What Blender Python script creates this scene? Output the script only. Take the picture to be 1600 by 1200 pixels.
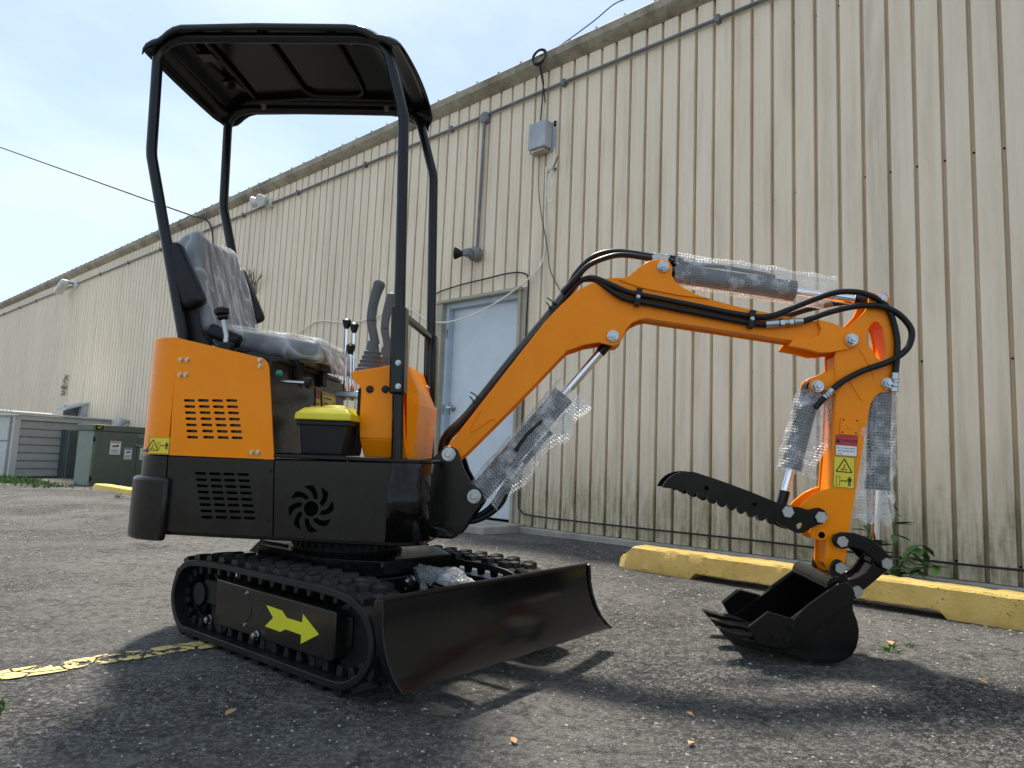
import bpy, bmesh, math, random
from math import sin, cos, pi, radians, hypot, atan2, sqrt
from mathutils import Vector, Matrix, noise
random.seed(7)
for o in list(bpy.data.objects): bpy.data.objects.remove(o)
scene = bpy.context.scene
COL = scene.collection

# ---------------------------------------------------------------- camera, sky, sun, exposure
CAM_H = 0.70; PITCH = 0.1095; ROLL = 0.0409
cam_data = bpy.data.cameras.new('camera'); cam = bpy.data.objects.new('camera', cam_data); COL.objects.link(cam)
cam_data.sensor_width = 36.0; cam_data.lens = 1079.0/1600*36.0; cam_data.clip_start = 0.05; cam_data.clip_end = 3000
_f = Vector((0, cos(PITCH), sin(PITCH))); _r = Vector((1, 0, 0)); _u = Vector((0, -sin(PITCH), cos(PITCH)))
_r2 = cos(ROLL)*_r + sin(ROLL)*_u; _u2 = -sin(ROLL)*_r + cos(ROLL)*_u
_m = Matrix((_r2, _u2, -_f)).transposed().to_4x4(); _m.translation = (0, 0, CAM_H)
cam.matrix_world = _m
scene.camera = cam

SUN_TO = Vector((-0.18, 0.45, 1.0)).normalized()
SUN_EL = math.asin(SUN_TO.z); SUN_AZ = atan2(SUN_TO.x, SUN_TO.y)
world = bpy.data.worlds.new('World'); scene.world = world; world.use_nodes = True
wt = world.node_tree; wt.nodes.clear()
w_out = wt.nodes.new('ShaderNodeOutputWorld'); w_bg = wt.nodes.new('ShaderNodeBackground')
sky = wt.nodes.new('ShaderNodeTexSky'); sky.sky_type = 'NISHITA'; sky.sun_disc = False
sky.sun_elevation = SUN_EL; sky.sun_rotation = SUN_AZ; sky.air_density = 1.0; sky.dust_density = 1.0; sky.ozone_density = 1.5
# thin high cloud, the same over the whole dome
w_tc = wt.nodes.new('ShaderNodeTexCoord'); w_map = wt.nodes.new('ShaderNodeMapping'); w_map.inputs['Scale'].default_value = (1.6, 1.6, 4.5)
w_n = wt.nodes.new('ShaderNodeTexNoise'); w_n.inputs['Scale'].default_value = 1.7; w_n.inputs['Detail'].default_value = 7; w_n.inputs['Roughness'].default_value = 0.55
w_rmp = wt.nodes.new('ShaderNodeValToRGB'); w_rmp.color_ramp.elements[0].position = 0.36; w_rmp.color_ramp.elements[0].color = (0.22, 0.22, 0.22, 1)
w_rmp.color_ramp.elements[1].position = 0.68; w_rmp.color_ramp.elements[1].color = (0.92, 0.92, 0.92, 1)
w_mix = wt.nodes.new('ShaderNodeMixRGB'); w_mix.inputs['Color2'].default_value = (4.55, 5.3, 5.85, 1)
L = wt.links.new
L(w_tc.outputs['Generated'], w_map.inputs['Vector']); L(w_map.outputs['Vector'], w_n.inputs['Vector']); L(w_n.outputs['Fac'], w_rmp.inputs['Fac'])
L(w_rmp.outputs['Color'], w_mix.inputs['Fac']); L(sky.outputs['Color'], w_mix.inputs['Color1']); L(w_mix.outputs['Color'], w_bg.inputs['Color'])
w_bg.inputs['Strength'].default_value = 0.069
L(w_bg.outputs['Background'], w_out.inputs['Surface'])

sun_data = bpy.data.lights.new('sun', 'SUN'); sun_data.energy = 2.8; sun_data.angle = radians(6.0); sun_data.color = (1.0, 0.93, 0.82)
sun = bpy.data.objects.new('sun', sun_data); COL.objects.link(sun); sun.location = (-3, 8, 14)
sun.rotation_euler = (-SUN_TO).to_track_quat('-Z', 'Y').to_euler()

scene.render.engine = 'CYCLES'
scene.view_settings.view_transform = 'Standard'; scene.view_settings.look = 'None'
scene.view_settings.exposure = 1.54; scene.view_settings.gamma = 1.0; scene.view_settings.use_curve_mapping = False
scene.render.resolution_x = 1024; scene.render.resolution_y = 768

# ---------------------------------------------------------------- measured outlines, metres (fore-aft, height)
PTS = {
 'boom': [(0.377, 0.731), (0.389, 0.744), (0.403, 0.761), (0.581, 1.008), (0.753, 1.246), (0.816, 1.316), (0.867, 1.369), (0.928, 1.401), (0.995, 1.425), (1.067, 1.427), (1.166, 1.41), (1.335, 1.36), (1.499, 1.318), (1.63, 1.293), (1.729, 1.277), (1.814, 1.262), (1.879, 1.239), (1.915, 1.223), (1.931, 1.201), (1.922, 1.179), (1.894, 1.169), (1.813, 1.174), (1.703, 1.191), (1.435, 1.228), (1.242, 1.253), (1.144, 1.267), (1.083, 1.269), (1.009, 1.264), (0.936, 1.232), (0.851, 1.144), (0.636, 0.903), (0.456, 0.71), (0.425, 0.686), (0.395, 0.683), (0.376, 0.706)],
 'boom_top_ear': [(1.03, 1.418), (1.072, 1.431), (1.12, 1.474), (1.15, 1.493), (1.179, 1.5), (1.206, 1.503), (1.226, 1.494), (1.24, 1.47), (1.237, 1.439), (1.252, 1.411), (1.289, 1.385), (1.335, 1.362), (1.386, 1.346), (1.265, 1.358), (1.117, 1.386)],
 'boom_low_ear': [(1.149, 1.268), (1.12, 1.262), (1.088, 1.246), (1.069, 1.223), (1.056, 1.195), (1.047, 1.172), (1.031, 1.158), (1.017, 1.155), (0.989, 1.16), (0.962, 1.166), (0.908, 1.156), (0.837, 1.129), (0.851, 1.152), (0.899, 1.204), (0.948, 1.248), (1.009, 1.275), (1.083, 1.281)],
 'boom_fork': [(1.672, 1.169), (1.735, 1.158), (1.781, 1.146), (1.821, 1.147), (1.89, 1.162), (1.918, 1.175), (1.93, 1.2), (1.914, 1.226), (1.875, 1.245), (1.822, 1.265), (1.78, 1.272), (1.791, 1.235), (1.784, 1.213), (1.758, 1.203), (1.693, 1.199)],
 'arm': [(1.877, 1.241), (1.905, 1.256), (1.933, 1.285), (1.956, 1.311), (1.968, 1.336), (1.971, 1.361), (1.983, 1.376), (1.999, 1.382), (2.022, 1.384), (2.036, 1.377), (2.047, 1.355), (2.043, 1.33), (2.065, 1.282), (2.077, 1.221), (2.075, 1.134), (2.071, 1.057), (2.066, 1.031), (2.054, 1.014), (2.034, 1.007), (2.004, 1.004), (1.984, 0.988), (1.969, 0.958), (1.96, 0.915), (1.952, 0.868), (1.92, 0.683), (1.889, 0.499), (1.874, 0.389), (1.862, 0.349), (1.842, 0.332), (1.817, 0.342), (1.802, 0.369), (1.807, 0.458), (1.818, 0.628), (1.83, 0.776), (1.844, 1.024), (1.848, 1.138), (1.848, 1.164)],
 'arm_hole': [(1.979, 1.265), (1.967, 1.245), (1.96, 1.218), (1.959, 1.196), (1.997, 1.132), (2.011, 1.123), (2.022, 1.128), (2.027, 1.145), (2.027, 1.193), (2.018, 1.251), (2.004, 1.269), (1.99, 1.272)],
 'arm_core': [(1.852, 1.138), (1.926, 1.094), (1.972, 0.992), (1.955, 0.92), (1.948, 0.872), (1.916, 0.688), (1.884, 0.503), (1.865, 0.377), (1.815, 0.369), (1.812, 0.458), (1.822, 0.628), (1.835, 0.776), (1.849, 1.024)],
 'arm_ear_up': [(1.884, 0.991), (1.826, 1.002), (1.782, 0.998), (1.764, 1.004), (1.753, 1.018), (1.755, 1.035), (1.764, 1.05), (1.783, 1.062), (1.82, 1.078), (1.862, 1.101)],
 'arm_ear_low': [(1.835, 0.651), (1.796, 0.638), (1.766, 0.622), (1.734, 0.595), (1.713, 0.571), (1.738, 0.56), (1.77, 0.52), (1.756, 0.498), (1.747, 0.479), (1.76, 0.459), (1.783, 0.451), (1.806, 0.457), (1.833, 0.476)],
 'thumb': [(1.211, 0.621), (1.223, 0.644), (1.239, 0.661), (1.255, 0.672), (1.276, 0.68), (1.3, 0.684), (1.325, 0.684), (1.412, 0.659), (1.528, 0.621), (1.633, 0.582), (1.67, 0.573), (1.704, 0.571), (1.737, 0.563), (1.756, 0.57), (1.774, 0.573), (1.792, 0.565), (1.802, 0.547), (1.8, 0.53), (1.789, 0.518), (1.766, 0.51), (1.744, 0.498), (1.723, 0.482), (1.705, 0.478), (1.687, 0.481), (1.633, 0.506), (1.625, 0.518), (1.612, 0.506), (1.601, 0.505), (1.592, 0.512), (1.59, 0.53), (1.577, 0.517), (1.565, 0.516), (1.557, 0.524), (1.554, 0.541), (1.541, 0.528), (1.529, 0.527), (1.521, 0.535), (1.518, 0.552), (1.505, 0.54), (1.494, 0.539), (1.485, 0.546), (1.482, 0.563), (1.469, 0.551), (1.458, 0.55), (1.449, 0.557), (1.446, 0.574), (1.433, 0.562), (1.421, 0.561), (1.413, 0.569), (1.41, 0.586), (1.397, 0.574), (1.385, 0.572), (1.377, 0.58), (1.374, 0.597), (1.361, 0.585), (1.349, 0.584), (1.34, 0.591), (1.337, 0.609), (1.324, 0.596), (1.312, 0.595), (1.304, 0.603), (1.301, 0.62), (1.287, 0.608), (1.276, 0.607), (1.267, 0.614), (1.242, 0.619)],
 'thumb_hole1': [(1.377, 0.618), (1.376, 0.612), (1.372, 0.607), (1.366, 0.606), (1.36, 0.607), (1.356, 0.611), (1.354, 0.617), (1.356, 0.623), (1.36, 0.627), (1.366, 0.629), (1.371, 0.628), (1.376, 0.624)],
 'thumb_hole2': [(1.717, 0.506), (1.715, 0.499), (1.711, 0.495), (1.705, 0.493), (1.698, 0.494), (1.694, 0.498), (1.692, 0.505), (1.694, 0.511), (1.698, 0.516), (1.705, 0.518), (1.711, 0.516), (1.715, 0.512)],
 'link_up': [(1.818, 0.46), (1.827, 0.479), (1.851, 0.489), (1.896, 0.489), (1.949, 0.474), (1.993, 0.442), (2.017, 0.414), (2.025, 0.392), (2.014, 0.371), (1.992, 0.365), (1.972, 0.385), (1.948, 0.41), (1.918, 0.431), (1.882, 0.436), (1.851, 0.43), (1.829, 0.438)],
 'link_low': [(1.992, 0.411), (1.974, 0.396), (1.96, 0.373), (1.94, 0.347), (1.911, 0.329), (1.88, 0.318), (1.882, 0.291), (1.894, 0.263), (1.91, 0.266), (1.941, 0.293), (1.982, 0.329), (2.016, 0.362), (2.027, 0.385), (2.018, 0.403)],
 'bucket_ear': [(1.802, 0.265), (1.802, 0.321), (1.807, 0.367), (1.818, 0.387), (1.834, 0.395), (1.849, 0.389), (1.858, 0.372), (1.862, 0.343), (1.873, 0.319), (1.899, 0.304), (1.905, 0.282), (1.896, 0.26), (1.87, 0.247)],
 'bucket_shell': [(1.796, 0.323), (1.828, 0.318), (1.842, 0.272), (1.845, 0.236), (1.857, 0.205), (1.863, 0.173), (1.861, 0.145), (1.854, 0.116), (1.839, 0.09), (1.818, 0.073), (1.79, 0.061), (1.754, 0.056), (1.716, 0.058), (1.669, 0.072), (1.616, 0.088), (1.524, 0.106)],
 'bucket_strip': [(1.778, 0.315), (1.793, 0.326), (1.81, 0.331), (1.828, 0.329), (1.843, 0.311), (1.849, 0.292), (1.842, 0.272), (1.826, 0.255), (1.795, 0.233), (1.731, 0.183), (1.67, 0.133), (1.623, 0.092), (1.58, 0.098), (1.524, 0.107), (1.494, 0.165), (1.559, 0.219), (1.647, 0.201), (1.688, 0.245)],
 'bucket_cutter': [(1.556, 0.221), (1.644, 0.202), (1.649, 0.18), (1.627, 0.102), (1.577, 0.102), (1.523, 0.111), (1.492, 0.166)],
 'tooth': [(1.407, 0.142), (1.447, 0.135), (1.509, 0.115), (1.544, 0.085), (1.514, 0.078), (1.465, 0.095)],
 'bracket': [(0.247, 0.681), (0.337, 0.694), (0.356, 0.712), (0.377, 0.734), (0.393, 0.742), (0.414, 0.742), (0.433, 0.73), (0.444, 0.706), (0.464, 0.653), (0.494, 0.605), (0.517, 0.589), (0.536, 0.576), (0.543, 0.556), (0.534, 0.529), (0.491, 0.462), (0.449, 0.403), (0.43, 0.392), (0.351, 0.393), (0.263, 0.393)],
 'arrow': [(0.172, 0.196), (0.262, 0.193), (0.289, 0.175), (0.372, 0.175), (0.372, 0.201), (0.458, 0.155), (0.371, 0.111), (0.371, 0.138), (0.288, 0.14), (0.261, 0.127), (0.173, 0.129), (0.216, 0.163)],
 'hoseA': [(0.369, 0.769), (0.462, 0.875), (0.622, 1.092), (0.753, 1.262), (0.82, 1.355), (0.865, 1.412), (0.9, 1.426), (0.94, 1.424), (0.995, 1.397), (1.045, 1.375), (1.091, 1.36), (1.226, 1.335), (1.359, 1.31), (1.447, 1.293), (1.535, 1.28), (1.587, 1.278), (1.639, 1.292), (1.723, 1.331), (1.819, 1.37), (1.882, 1.382), (1.947, 1.376), (2.008, 1.348), (2.04, 1.305), (2.061, 1.225), (2.062, 1.158), (2.051, 1.052)],
 'hoseB': [(0.386, 0.785), (0.476, 0.887), (0.637, 1.1), (0.768, 1.268), (0.835, 1.363), (0.885, 1.418), (0.922, 1.423), (0.957, 1.409), (1.01, 1.366), (1.058, 1.339), (1.126, 1.326), (1.243, 1.304), (1.359, 1.283), (1.447, 1.267), (1.535, 1.253), (1.587, 1.248), (1.655, 1.254), (1.723, 1.264), (1.819, 1.3), (1.914, 1.325), (1.997, 1.327), (2.058, 1.305), (2.102, 1.26), (2.113, 1.219), (2.094, 1.166), (2.036, 1.121), (1.942, 1.083), (1.867, 1.041), (1.827, 1.007), (1.797, 0.975), (1.765, 0.938)],
 'hoseC': [(0.818, 1.385), (0.843, 1.411), (0.864, 1.45), (0.906, 1.503), (0.953, 1.535), (1.02, 1.549), (1.091, 1.543), (1.173, 1.53), (1.235, 1.526), (1.275, 1.518), (1.285, 1.498), (1.275, 1.464)],
 'hoseD': [(0.814, 1.367), (0.838, 1.393), (0.875, 1.437), (0.918, 1.482), (0.988, 1.514), (1.055, 1.525), (1.164, 1.511), (1.225, 1.504), (1.262, 1.499)],
 'hoseE': [(1.618, 1.29), (1.701, 1.313), (1.779, 1.34), (1.872, 1.365), (1.968, 1.374), (2.021, 1.355), (2.044, 1.3), (2.057, 1.199), (2.059, 1.049)],
 'hose_lowA': [(0.405, 0.461), (0.488, 0.458), (0.534, 0.472), (0.578, 0.501), (0.613, 0.542), (0.642, 0.623), (0.665, 0.654), (0.689, 0.689), (0.74, 0.755), (0.79, 0.816)],
 'hose_lowB': [(0.401, 0.469), (0.477, 0.463), (0.526, 0.483), (0.565, 0.514), (0.595, 0.559), (0.621, 0.605), (0.644, 0.643), (0.673, 0.678)],
 'hydr': [(0.506, 0.556), (1.017, 1.192), (1.204, 1.47), (2.012, 1.357), (2.031, 1.038), (2.003, 0.388), (1.781, 1.02), (1.661, 0.554)],
 'cylmid': [(0.786, 0.975), (0.99, 1.152), (1.714, 1.406), (1.977, 1.375), (2.027, 0.627), (2.011, 0.453), (1.699, 0.704), (1.661, 0.599), (1.266, 1.468), (0.505, 0.566)],
 'pins': [(0.4, 0.712), (1.9, 1.198), (1.777, 0.54), (1.851, 0.457), (1.839, 0.365), (1.895, 0.287), (1.553, 1.212)],
 'boomvee': [(0.513, 0.886), (0.481, 0.82), (0.487, 0.805), (0.558, 0.855), (0.572, 0.849)],
 'sticker_red': [(1.847, 0.84), (1.92, 0.842), (1.914, 0.765), (1.844, 0.762)],
 'sticker_yel': [(1.842, 0.762), (1.912, 0.765), (1.904, 0.646), (1.829, 0.647)],
 'armplate': [(1.862, 0.907), (1.928, 0.905), (1.922, 0.841), (1.856, 0.843)],
 'vents1': [(-0.482, 0.863), (-0.43, 0.865), (-0.378, 0.866), (-0.326, 0.868), (-0.458, 0.734), (-0.399, 0.736), (-0.345, 0.737), (-0.294, 0.738)],
 'vents2': [(-0.416, 0.609), (-0.364, 0.61), (-0.313, 0.611), (-0.261, 0.612), (-0.378, 0.46), (-0.326, 0.462), (-0.275, 0.463), (-0.225, 0.464)],
}
# ---------------------------------------------------------------- materials
MATS = {}
class NT:
    def __init__(s, name):
        s.m = bpy.data.materials.new(name); s.m.use_nodes = True; s.t = s.m.node_tree
        s.b = s.t.nodes['Principled BSDF']; s.o = s.t.nodes['Material Output']
        MATS[name] = s.m
    def n(s, typ, **kw):
        nd = s.t.nodes.new(typ)
        for k, v in kw.items():
            if hasattr(nd, k): setattr(nd, k, v)
            else: nd.inputs[k.replace('_', ' ')].default_value = v
        return nd
    def l(s, a, b): s.t.links.new(a, b)
    def ramp(s, fac, stops):
        r = s.n('ShaderNodeValToRGB'); e = r.color_ramp.elements
        while len(e) < len(stops): e.new(0.5)
        for el, (p, c) in zip(e, stops):
            el.position = p; el.color = tuple(c) + ((1,) if len(c) == 3 else ())
        s.l(fac, r.inputs['Fac']); return r
    def mix(s, fac, a, b, typ='MIX'):
        m = s.n('ShaderNodeMixRGB', blend_type=typ)
        for i, v in ((0, fac), (1, a), (2, b)):
            if hasattr(v, 'links') or hasattr(v, 'is_linked'): s.l(v, m.inputs[i])
            elif isinstance(v, (int, float)): m.inputs[i].default_value = v
            else: m.inputs[i].default_value = tuple(v) + ((1,) if len(v) == 3 else ())
        return m.outputs['Color']
    def noise(s, vec, scale, detail=5, rough=0.55):
        n = s.n('ShaderNodeTexNoise', Scale=scale, Detail=detail, Roughness=rough)
        if vec is not None: s.l(vec, n.inputs['Vector'])
        return n.outputs['Fac']
    def pos(s): return s.n('ShaderNodeNewGeometry').outputs['Position']
    def obj(s): return s.n('ShaderNodeTexCoord').outputs['Object']
    def math(s, op, a, b=0.0, clamp=False):
        m = s.n('ShaderNodeMath', operation=op); m.use_clamp = clamp
        for i, v in ((0, a), (1, b)):
            if hasattr(v, 'is_linked'): s.l(v, m.inputs[i])
            else: m.inputs[i].default_value = v
        return m.outputs[0]
    def bump(s, h, strength=0.3, dist=0.002, normal=None):
        b = s.n('ShaderNodeBump', Strength=strength, Distance=dist); s.l(h, b.inputs['Height'])
        if normal is not None: s.l(normal, b.inputs['Normal'])
        s.l(b.outputs['Normal'], s.b.inputs['Normal']); return b.outputs['Normal']
    def base(s, c):
        if hasattr(c, 'is_linked'): s.l(c, s.b.inputs['Base Color'])
        else: s.b.inputs['Base Color'].default_value = tuple(c) + (1,)
    def set(s, **kw):
        for k, v in kw.items():
            i = s.b.inputs[k.replace('_', ' ')]
            if hasattr(v, 'is_linked'): s.l(v, i)
            else: i.default_value = v

def paint(name, c, rough, var=0.12, bumpd=0.0004, bscale=220, coat=0.0, metal=0.0, dust=0.0):
    m = NT(name); p = m.obj()
    n = m.noise(p, 6, 6); c2 = tuple(x*(1-var) for x in c); c1 = tuple(min(1, x*(1+var)) for x in c)
    col = m.ramp(n, [(0.3, c2), (0.7, c1)]).outputs['Color']
    if dust:
        d = m.ramp(m.noise(p, 14, 8, 0.7), [(0.45, (0, 0, 0)), (0.75, (dust, dust, dust))]).outputs['Color']
        col = m.mix(d, col, (0.30, 0.26, 0.21))
    m.base(col)
    rr = m.ramp(m.noise(p, 11, 7, 0.65), [(0.3, (rough*0.75,)*3), (0.75, (min(1, rough*1.35),)*3)]).outputs['Color']
    m.set(Roughness=rr, Metallic=metal)
    if coat: m.set(Coat_Weight=coat, Coat_Roughness=0.08)
    if bumpd: m.bump(m.noise(p, bscale, 3), 0.25, bumpd)
    return m.m

paint('orange', (0.97, 0.272, 0.0), 0.30, 0.04, 0.0005, 130, coat=0.10, dust=0.02); MATS['orange'].node_tree.nodes['Principled BSDF'].inputs['Specular IOR Level'].default_value = 0.16
paint('black_gloss', (0.0055, 0.005, 0.005), 0.15, 0.25, 0.0003, 90, dust=0.008)
paint('black_panel', (0.013, 0.011, 0.009), 0.24, 0.25, 0.0004, 120, dust=0.02)
paint('black_satin', (0.007, 0.0075, 0.009), 0.22, 0.2, 0.0004, 200)
paint('black_plastic', (0.010, 0.010, 0.012), 0.42, 0.2, 0.0006, 300)
paint('black_matte', (0.007, 0.007, 0.007), 0.45, 0.2, 0.0006, 150, dust=0.02)
paint('hose_rubber', (0.007, 0.007, 0.008), 0.38, 0.2, 0.0004, 400)
paint('grey_rubber', (0.105, 0.108, 0.115), 0.55, 0.15, 0.0006, 350)
paint('seat_vinyl', (0.045, 0.047, 0.055), 0.5, 0.2, 0.0006, 200)
paint('track_rubber', (0.012, 0.012, 0.013), 0.42, 0.3, 0.001, 90, dust=0.03)
paint('lug_rubber', (0.016, 0.016, 0.017), 0.40, 0.3, 0.001, 110, dust=0.06)
paint('zinc', (0.42, 0.44, 0.46), 0.22, 0.12, 0.0003, 300, metal=1.0)
paint('brass_zinc', (0.60, 0.48, 0.30), 0.35, 0.15, 0.0003, 300, metal=1.0)
paint('chrome', (0.80, 0.81, 0.83), 0.10, 0.04, 0.0, metal=1.0)
paint('yellow_plastic', (0.72, 0.60, 0.02), 0.32, 0.06, 0.0004, 200)
paint('sticker_yellow', (0.78, 0.62, 0.03), 0.35, 0.03, 0)
paint('arrow_yellow', (0.66, 0.62, 0.02), 0.35, 0.05, 0.0002, 200)
paint('sticker_red', (0.45, 0.03, 0.03), 0.35, 0.03, 0)
paint('sticker_white', (0.78, 0.78, 0.78), 0.4, 0.03, 0)
paint('sticker_orange', (0.70, 0.22, 0.06), 0.4, 0.03, 0)
paint('ink', (0.012, 0.012, 0.012), 0.5, 0.1, 0)
paint('ink_blue', (0.02, 0.05, 0.14), 0.5, 0.1, 0)
paint('green_bulb', (0.02, 0.25, 0.14), 0.4, 0.1, 0)
paint('gray_conduit', (0.16, 0.165, 0.17), 0.45, 0.3, 0.0004, 120, dust=0.1)
paint('box_grey', (0.40, 0.43, 0.46), 0.5, 0.2, 0.0005, 60, dust=0.35)
paint('lamp_white', (0.62, 0.63, 0.62), 0.4, 0.1, 0.0003, 80, dust=0.15)
paint('wire_white', (0.80, 0.78, 0.70), 0.6, 0.15, 0)
paint('wire_black', (0.018, 0.018, 0.018), 0.6, 0.2, 0)
paint('door_paint', (0.60, 0.665, 0.72), 0.42, 0.05, 0.0005, 40, dust=0.05)
paint('door_frame', (0.42, 0.50, 0.58), 0.45, 0.08, 0.0005, 60, dust=0.12)
paint('trim_tan', (0.40, 0.36, 0.27), 0.6, 0.14, 0.0008, 60, dust=0.25)
paint('cabinet_green', (0.105, 0.130, 0.100), 0.5, 0.10, 0.0005, 40, dust=0.06)
paint('cabinet_lit', (0.21, 0.245, 0.20), 0.5, 0.10, 0.0005, 40, dust=0.06)  # brighter copy of the cabinet green: the case's lit left side put into colour
paint('cabinet_dark', (0.065, 0.085, 0.085), 0.5, 0.12, 0.0005, 40, dust=0.06)
paint('shed_siding', (0.36, 0.36, 0.34), 0.55, 0.10, 0.0006, 40, dust=0.1)
paint('shed_white', (0.54, 0.54, 0.52), 0.55, 0.08, 0.0006, 40, dust=0.08)
paint('concrete', (0.34, 0.32, 0.28), 0.85, 0.25, 0.003, 45, dust=0.2)
paint('leaf_green', (0.085, 0.17, 0.035), 0.5, 0.35, 0.0006, 40)
paint('stem_green', (0.10, 0.11, 0.05), 0.6, 0.3, 0.0006, 60)
paint('dry_twig', (0.20, 0.17, 0.10), 0.7, 0.3, 0)
paint('dead_leaf', (0.42, 0.24, 0.10), 0.7, 0.3, 0.0006, 60)
paint('red_petal', (0.5, 0.03, 0.03), 0.5, 0.2, 0)
paint('pebble', (0.29, 0.275, 0.245), 0.8, 0.3, 0.0008, 200)
paint('dark_inside', (0.002, 0.002, 0.002), 0.9, 0.1, 0); MATS['dark_inside'].node_tree.nodes['Principled BSDF'].inputs['Specular IOR Level'].default_value = 0.05  # near-black: shade inside openings is put into the colour; also used for screws
MATS['leaf_green'].node_tree.nodes['Principled BSDF'].inputs['Subsurface Weight'].default_value = 0.0

for k_, s_ in (('black_gloss', 0.28), ('black_panel', 0.32), ('black_satin', 0.35), ('black_plastic', 0.3), ('track_rubber', 0.25), ('lug_rubber', 0.3), ('hose_rubber', 0.3), ('black_matte', 0.2)): MATS[k_].node_tree.nodes['Principled BSDF'].inputs['Specular IOR Level'].default_value = s_
def film(name, dots, alpha_lo, alpha_hi, tint=(0.86, 0.88, 0.90)):
    m = NT(name); p = m.obj()
    if dots:
        uv = m.n('ShaderNodeUVMap').outputs['UV']
        v = m.n('ShaderNodeTexVoronoi', Scale=88.0); v.voronoi_dimensions = '2D'; v.inputs['Randomness'].default_value = 0.22; m.l(uv, v.inputs['Vector'])
        d = v.outputs['Distance']
        dome = m.math('SUBTRACT', 1.0, m.math('POWER', m.math('MULTIPLY', d, 1.9, True), 2.0), True)
        nz = m.noise(p, 15, 5, 0.6)
        m.bump(m.math('ADD', m.math('MULTIPLY', dome, 0.45), m.math('MULTIPLY', nz, 1.2)), 1.0, 0.0055)
        rim = m.ramp(d, [(0.20, (0, 0, 0)), (0.42, (1, 1, 1)), (0.56, (0.35,)*3)]).outputs['Color']
        bw = m.n('ShaderNodeRGBToBW'); m.l(rim, bw.inputs[0])
        fold = m.ramp(nz, [(0.50, (0, 0, 0)), (0.70, (0.36,)*3)]).outputs['Color']
        bw2 = m.n('ShaderNodeRGBToBW'); m.l(fold, bw2.inputs[0])
        a = m.math('ADD', m.math('ADD', alpha_lo, m.math('MULTIPLY', bw.outputs[0], alpha_hi-alpha_lo)), bw2.outputs[0], True)
    else:
        mp = m.n('ShaderNodeMapping'); mp.inputs['Scale'].default_value = (1.0, 2.2, 0.6); m.l(p, mp.inputs['Vector'])
        n1 = m.n('ShaderNodeTexNoise', Scale=7.0, Detail=2.0, Distortion=0.4); m.l(mp.outputs['Vector'], n1.inputs['Vector'])
        rd = m.math('ABSOLUTE', m.math('SUBTRACT', n1.outputs['Fac'], 0.5))
        m.bump(m.math('ADD', rd, m.math('MULTIPLY', m.noise(p, 40, 4, 0.6), 0.12)), 1.0, 0.05)
        a = m.ramp(rd, [(0.0, (alpha_hi*0.75,)*3), (0.05, (alpha_lo*1.2,)*3), (0.16, (alpha_lo*0.7,)*3)]).outputs['Color']
    m.base(tint); m.set(Roughness=0.22, Alpha=a, Specular_IOR_Level=0.8)
    return m.m
film('bubble_wrap', True, 0.10, 0.34, (0.93, 0.94, 0.95))
film('clear_film', False, 0.22, 0.62, (0.92, 0.93, 0.95))

def wall_mat():
    m = NT('wall_metal'); p = m.pos()
    d = m.n('ShaderNodeVectorMath', operation='DOT_PRODUCT'); m.l(p, d.inputs[0]); d.inputs[1].default_value = (cos(WALL_YAW), sin(WALL_YAW), 0)
    sx = m.n('ShaderNodeSeparateXYZ'); m.l(p, sx.inputs[0])
    cb = m.n('ShaderNodeCombineXYZ'); m.l(m.math('MULTIPLY', d.outputs['Value'], 1.0), cb.inputs[0]); m.l(m.math('MULTIPLY', sx.outputs['Z'], 0.10), cb.inputs[2])
    streak = m.noise(cb.outputs[0], 9, 6, 0.6)
    broad = m.noise(cb.outputs[0], 1.1, 4, 0.6)
    fine = m.noise(p, 30, 6, 0.65)
    col = m.ramp(streak, [(0.26, (0.67, 0.545, 0.39)), (0.5, (0.845, 0.715, 0.54)), (0.74, (0.88, 0.77, 0.605))]).outputs['Color']
    col = m.mix(m.ramp(broad, [(0.38, (0.30,)*3), (0.62, (0, 0, 0))]).outputs['Color'], col, (0.66, 0.57, 0.43))
    # runs of dirt under the gutter here and there
    st2 = m.noise(cb.outputs[0], 2.3, 5, 0.7)
    col = m.mix(m.ramp(st2, [(0.58, (0, 0, 0)), (0.74, (0.45,)*3)]).outputs['Color'], col, (0.27, 0.25, 0.19))
    # splash-back grime and algae: ragged band at the foot
    hz = m.math('ADD', sx.outputs['Z'], m.math('MULTIPLY', m.math('SUBTRACT', m.noise(cb.outputs[0], 13, 6, 0.7), 0.5), 1.1))
    g = m.ramp(hz, [(0.05, (1.0,)*3), (0.38, (0.75,)*3), (0.62, (0.30,)*3), (1.05, (0, 0, 0))]).outputs['Color']
    g2 = m.mix(1.0, g, m.ramp(m.noise(cb.outputs[0], 34, 7, 0.7), [(0.34, (0.25,)*3), (0.60, (1, 1, 1))]).outputs['Color'], 'MULTIPLY'); g2 = m.mix(1.0, g2, m.ramp(fine, [(0.25, (0.6,)*3), (0.6, (1, 1, 1))]).outputs['Color'], 'MULTIPLY')
    col = m.mix(g2, col, (0.20, 0.185, 0.075))
    sp = m.ramp(m.noise(p, 5.2, 9, 0.78), [(0.70, (0, 0, 0)), (0.76, (0.5,)*3)]).outputs['Color']
    col = m.mix(sp, col, (0.30, 0.27, 0.21))
    m.base(col); m.set(Roughness=0.52, Specular_IOR_Level=0.35)
    bd = m.noise(p, 3.2, 3, 0.5)
    m.bump(m.math('ADD', m.math('MULTIPLY', bd, 1.0), m.math('MULTIPLY', fine, 0.03)), 0.35, 0.02)
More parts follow.
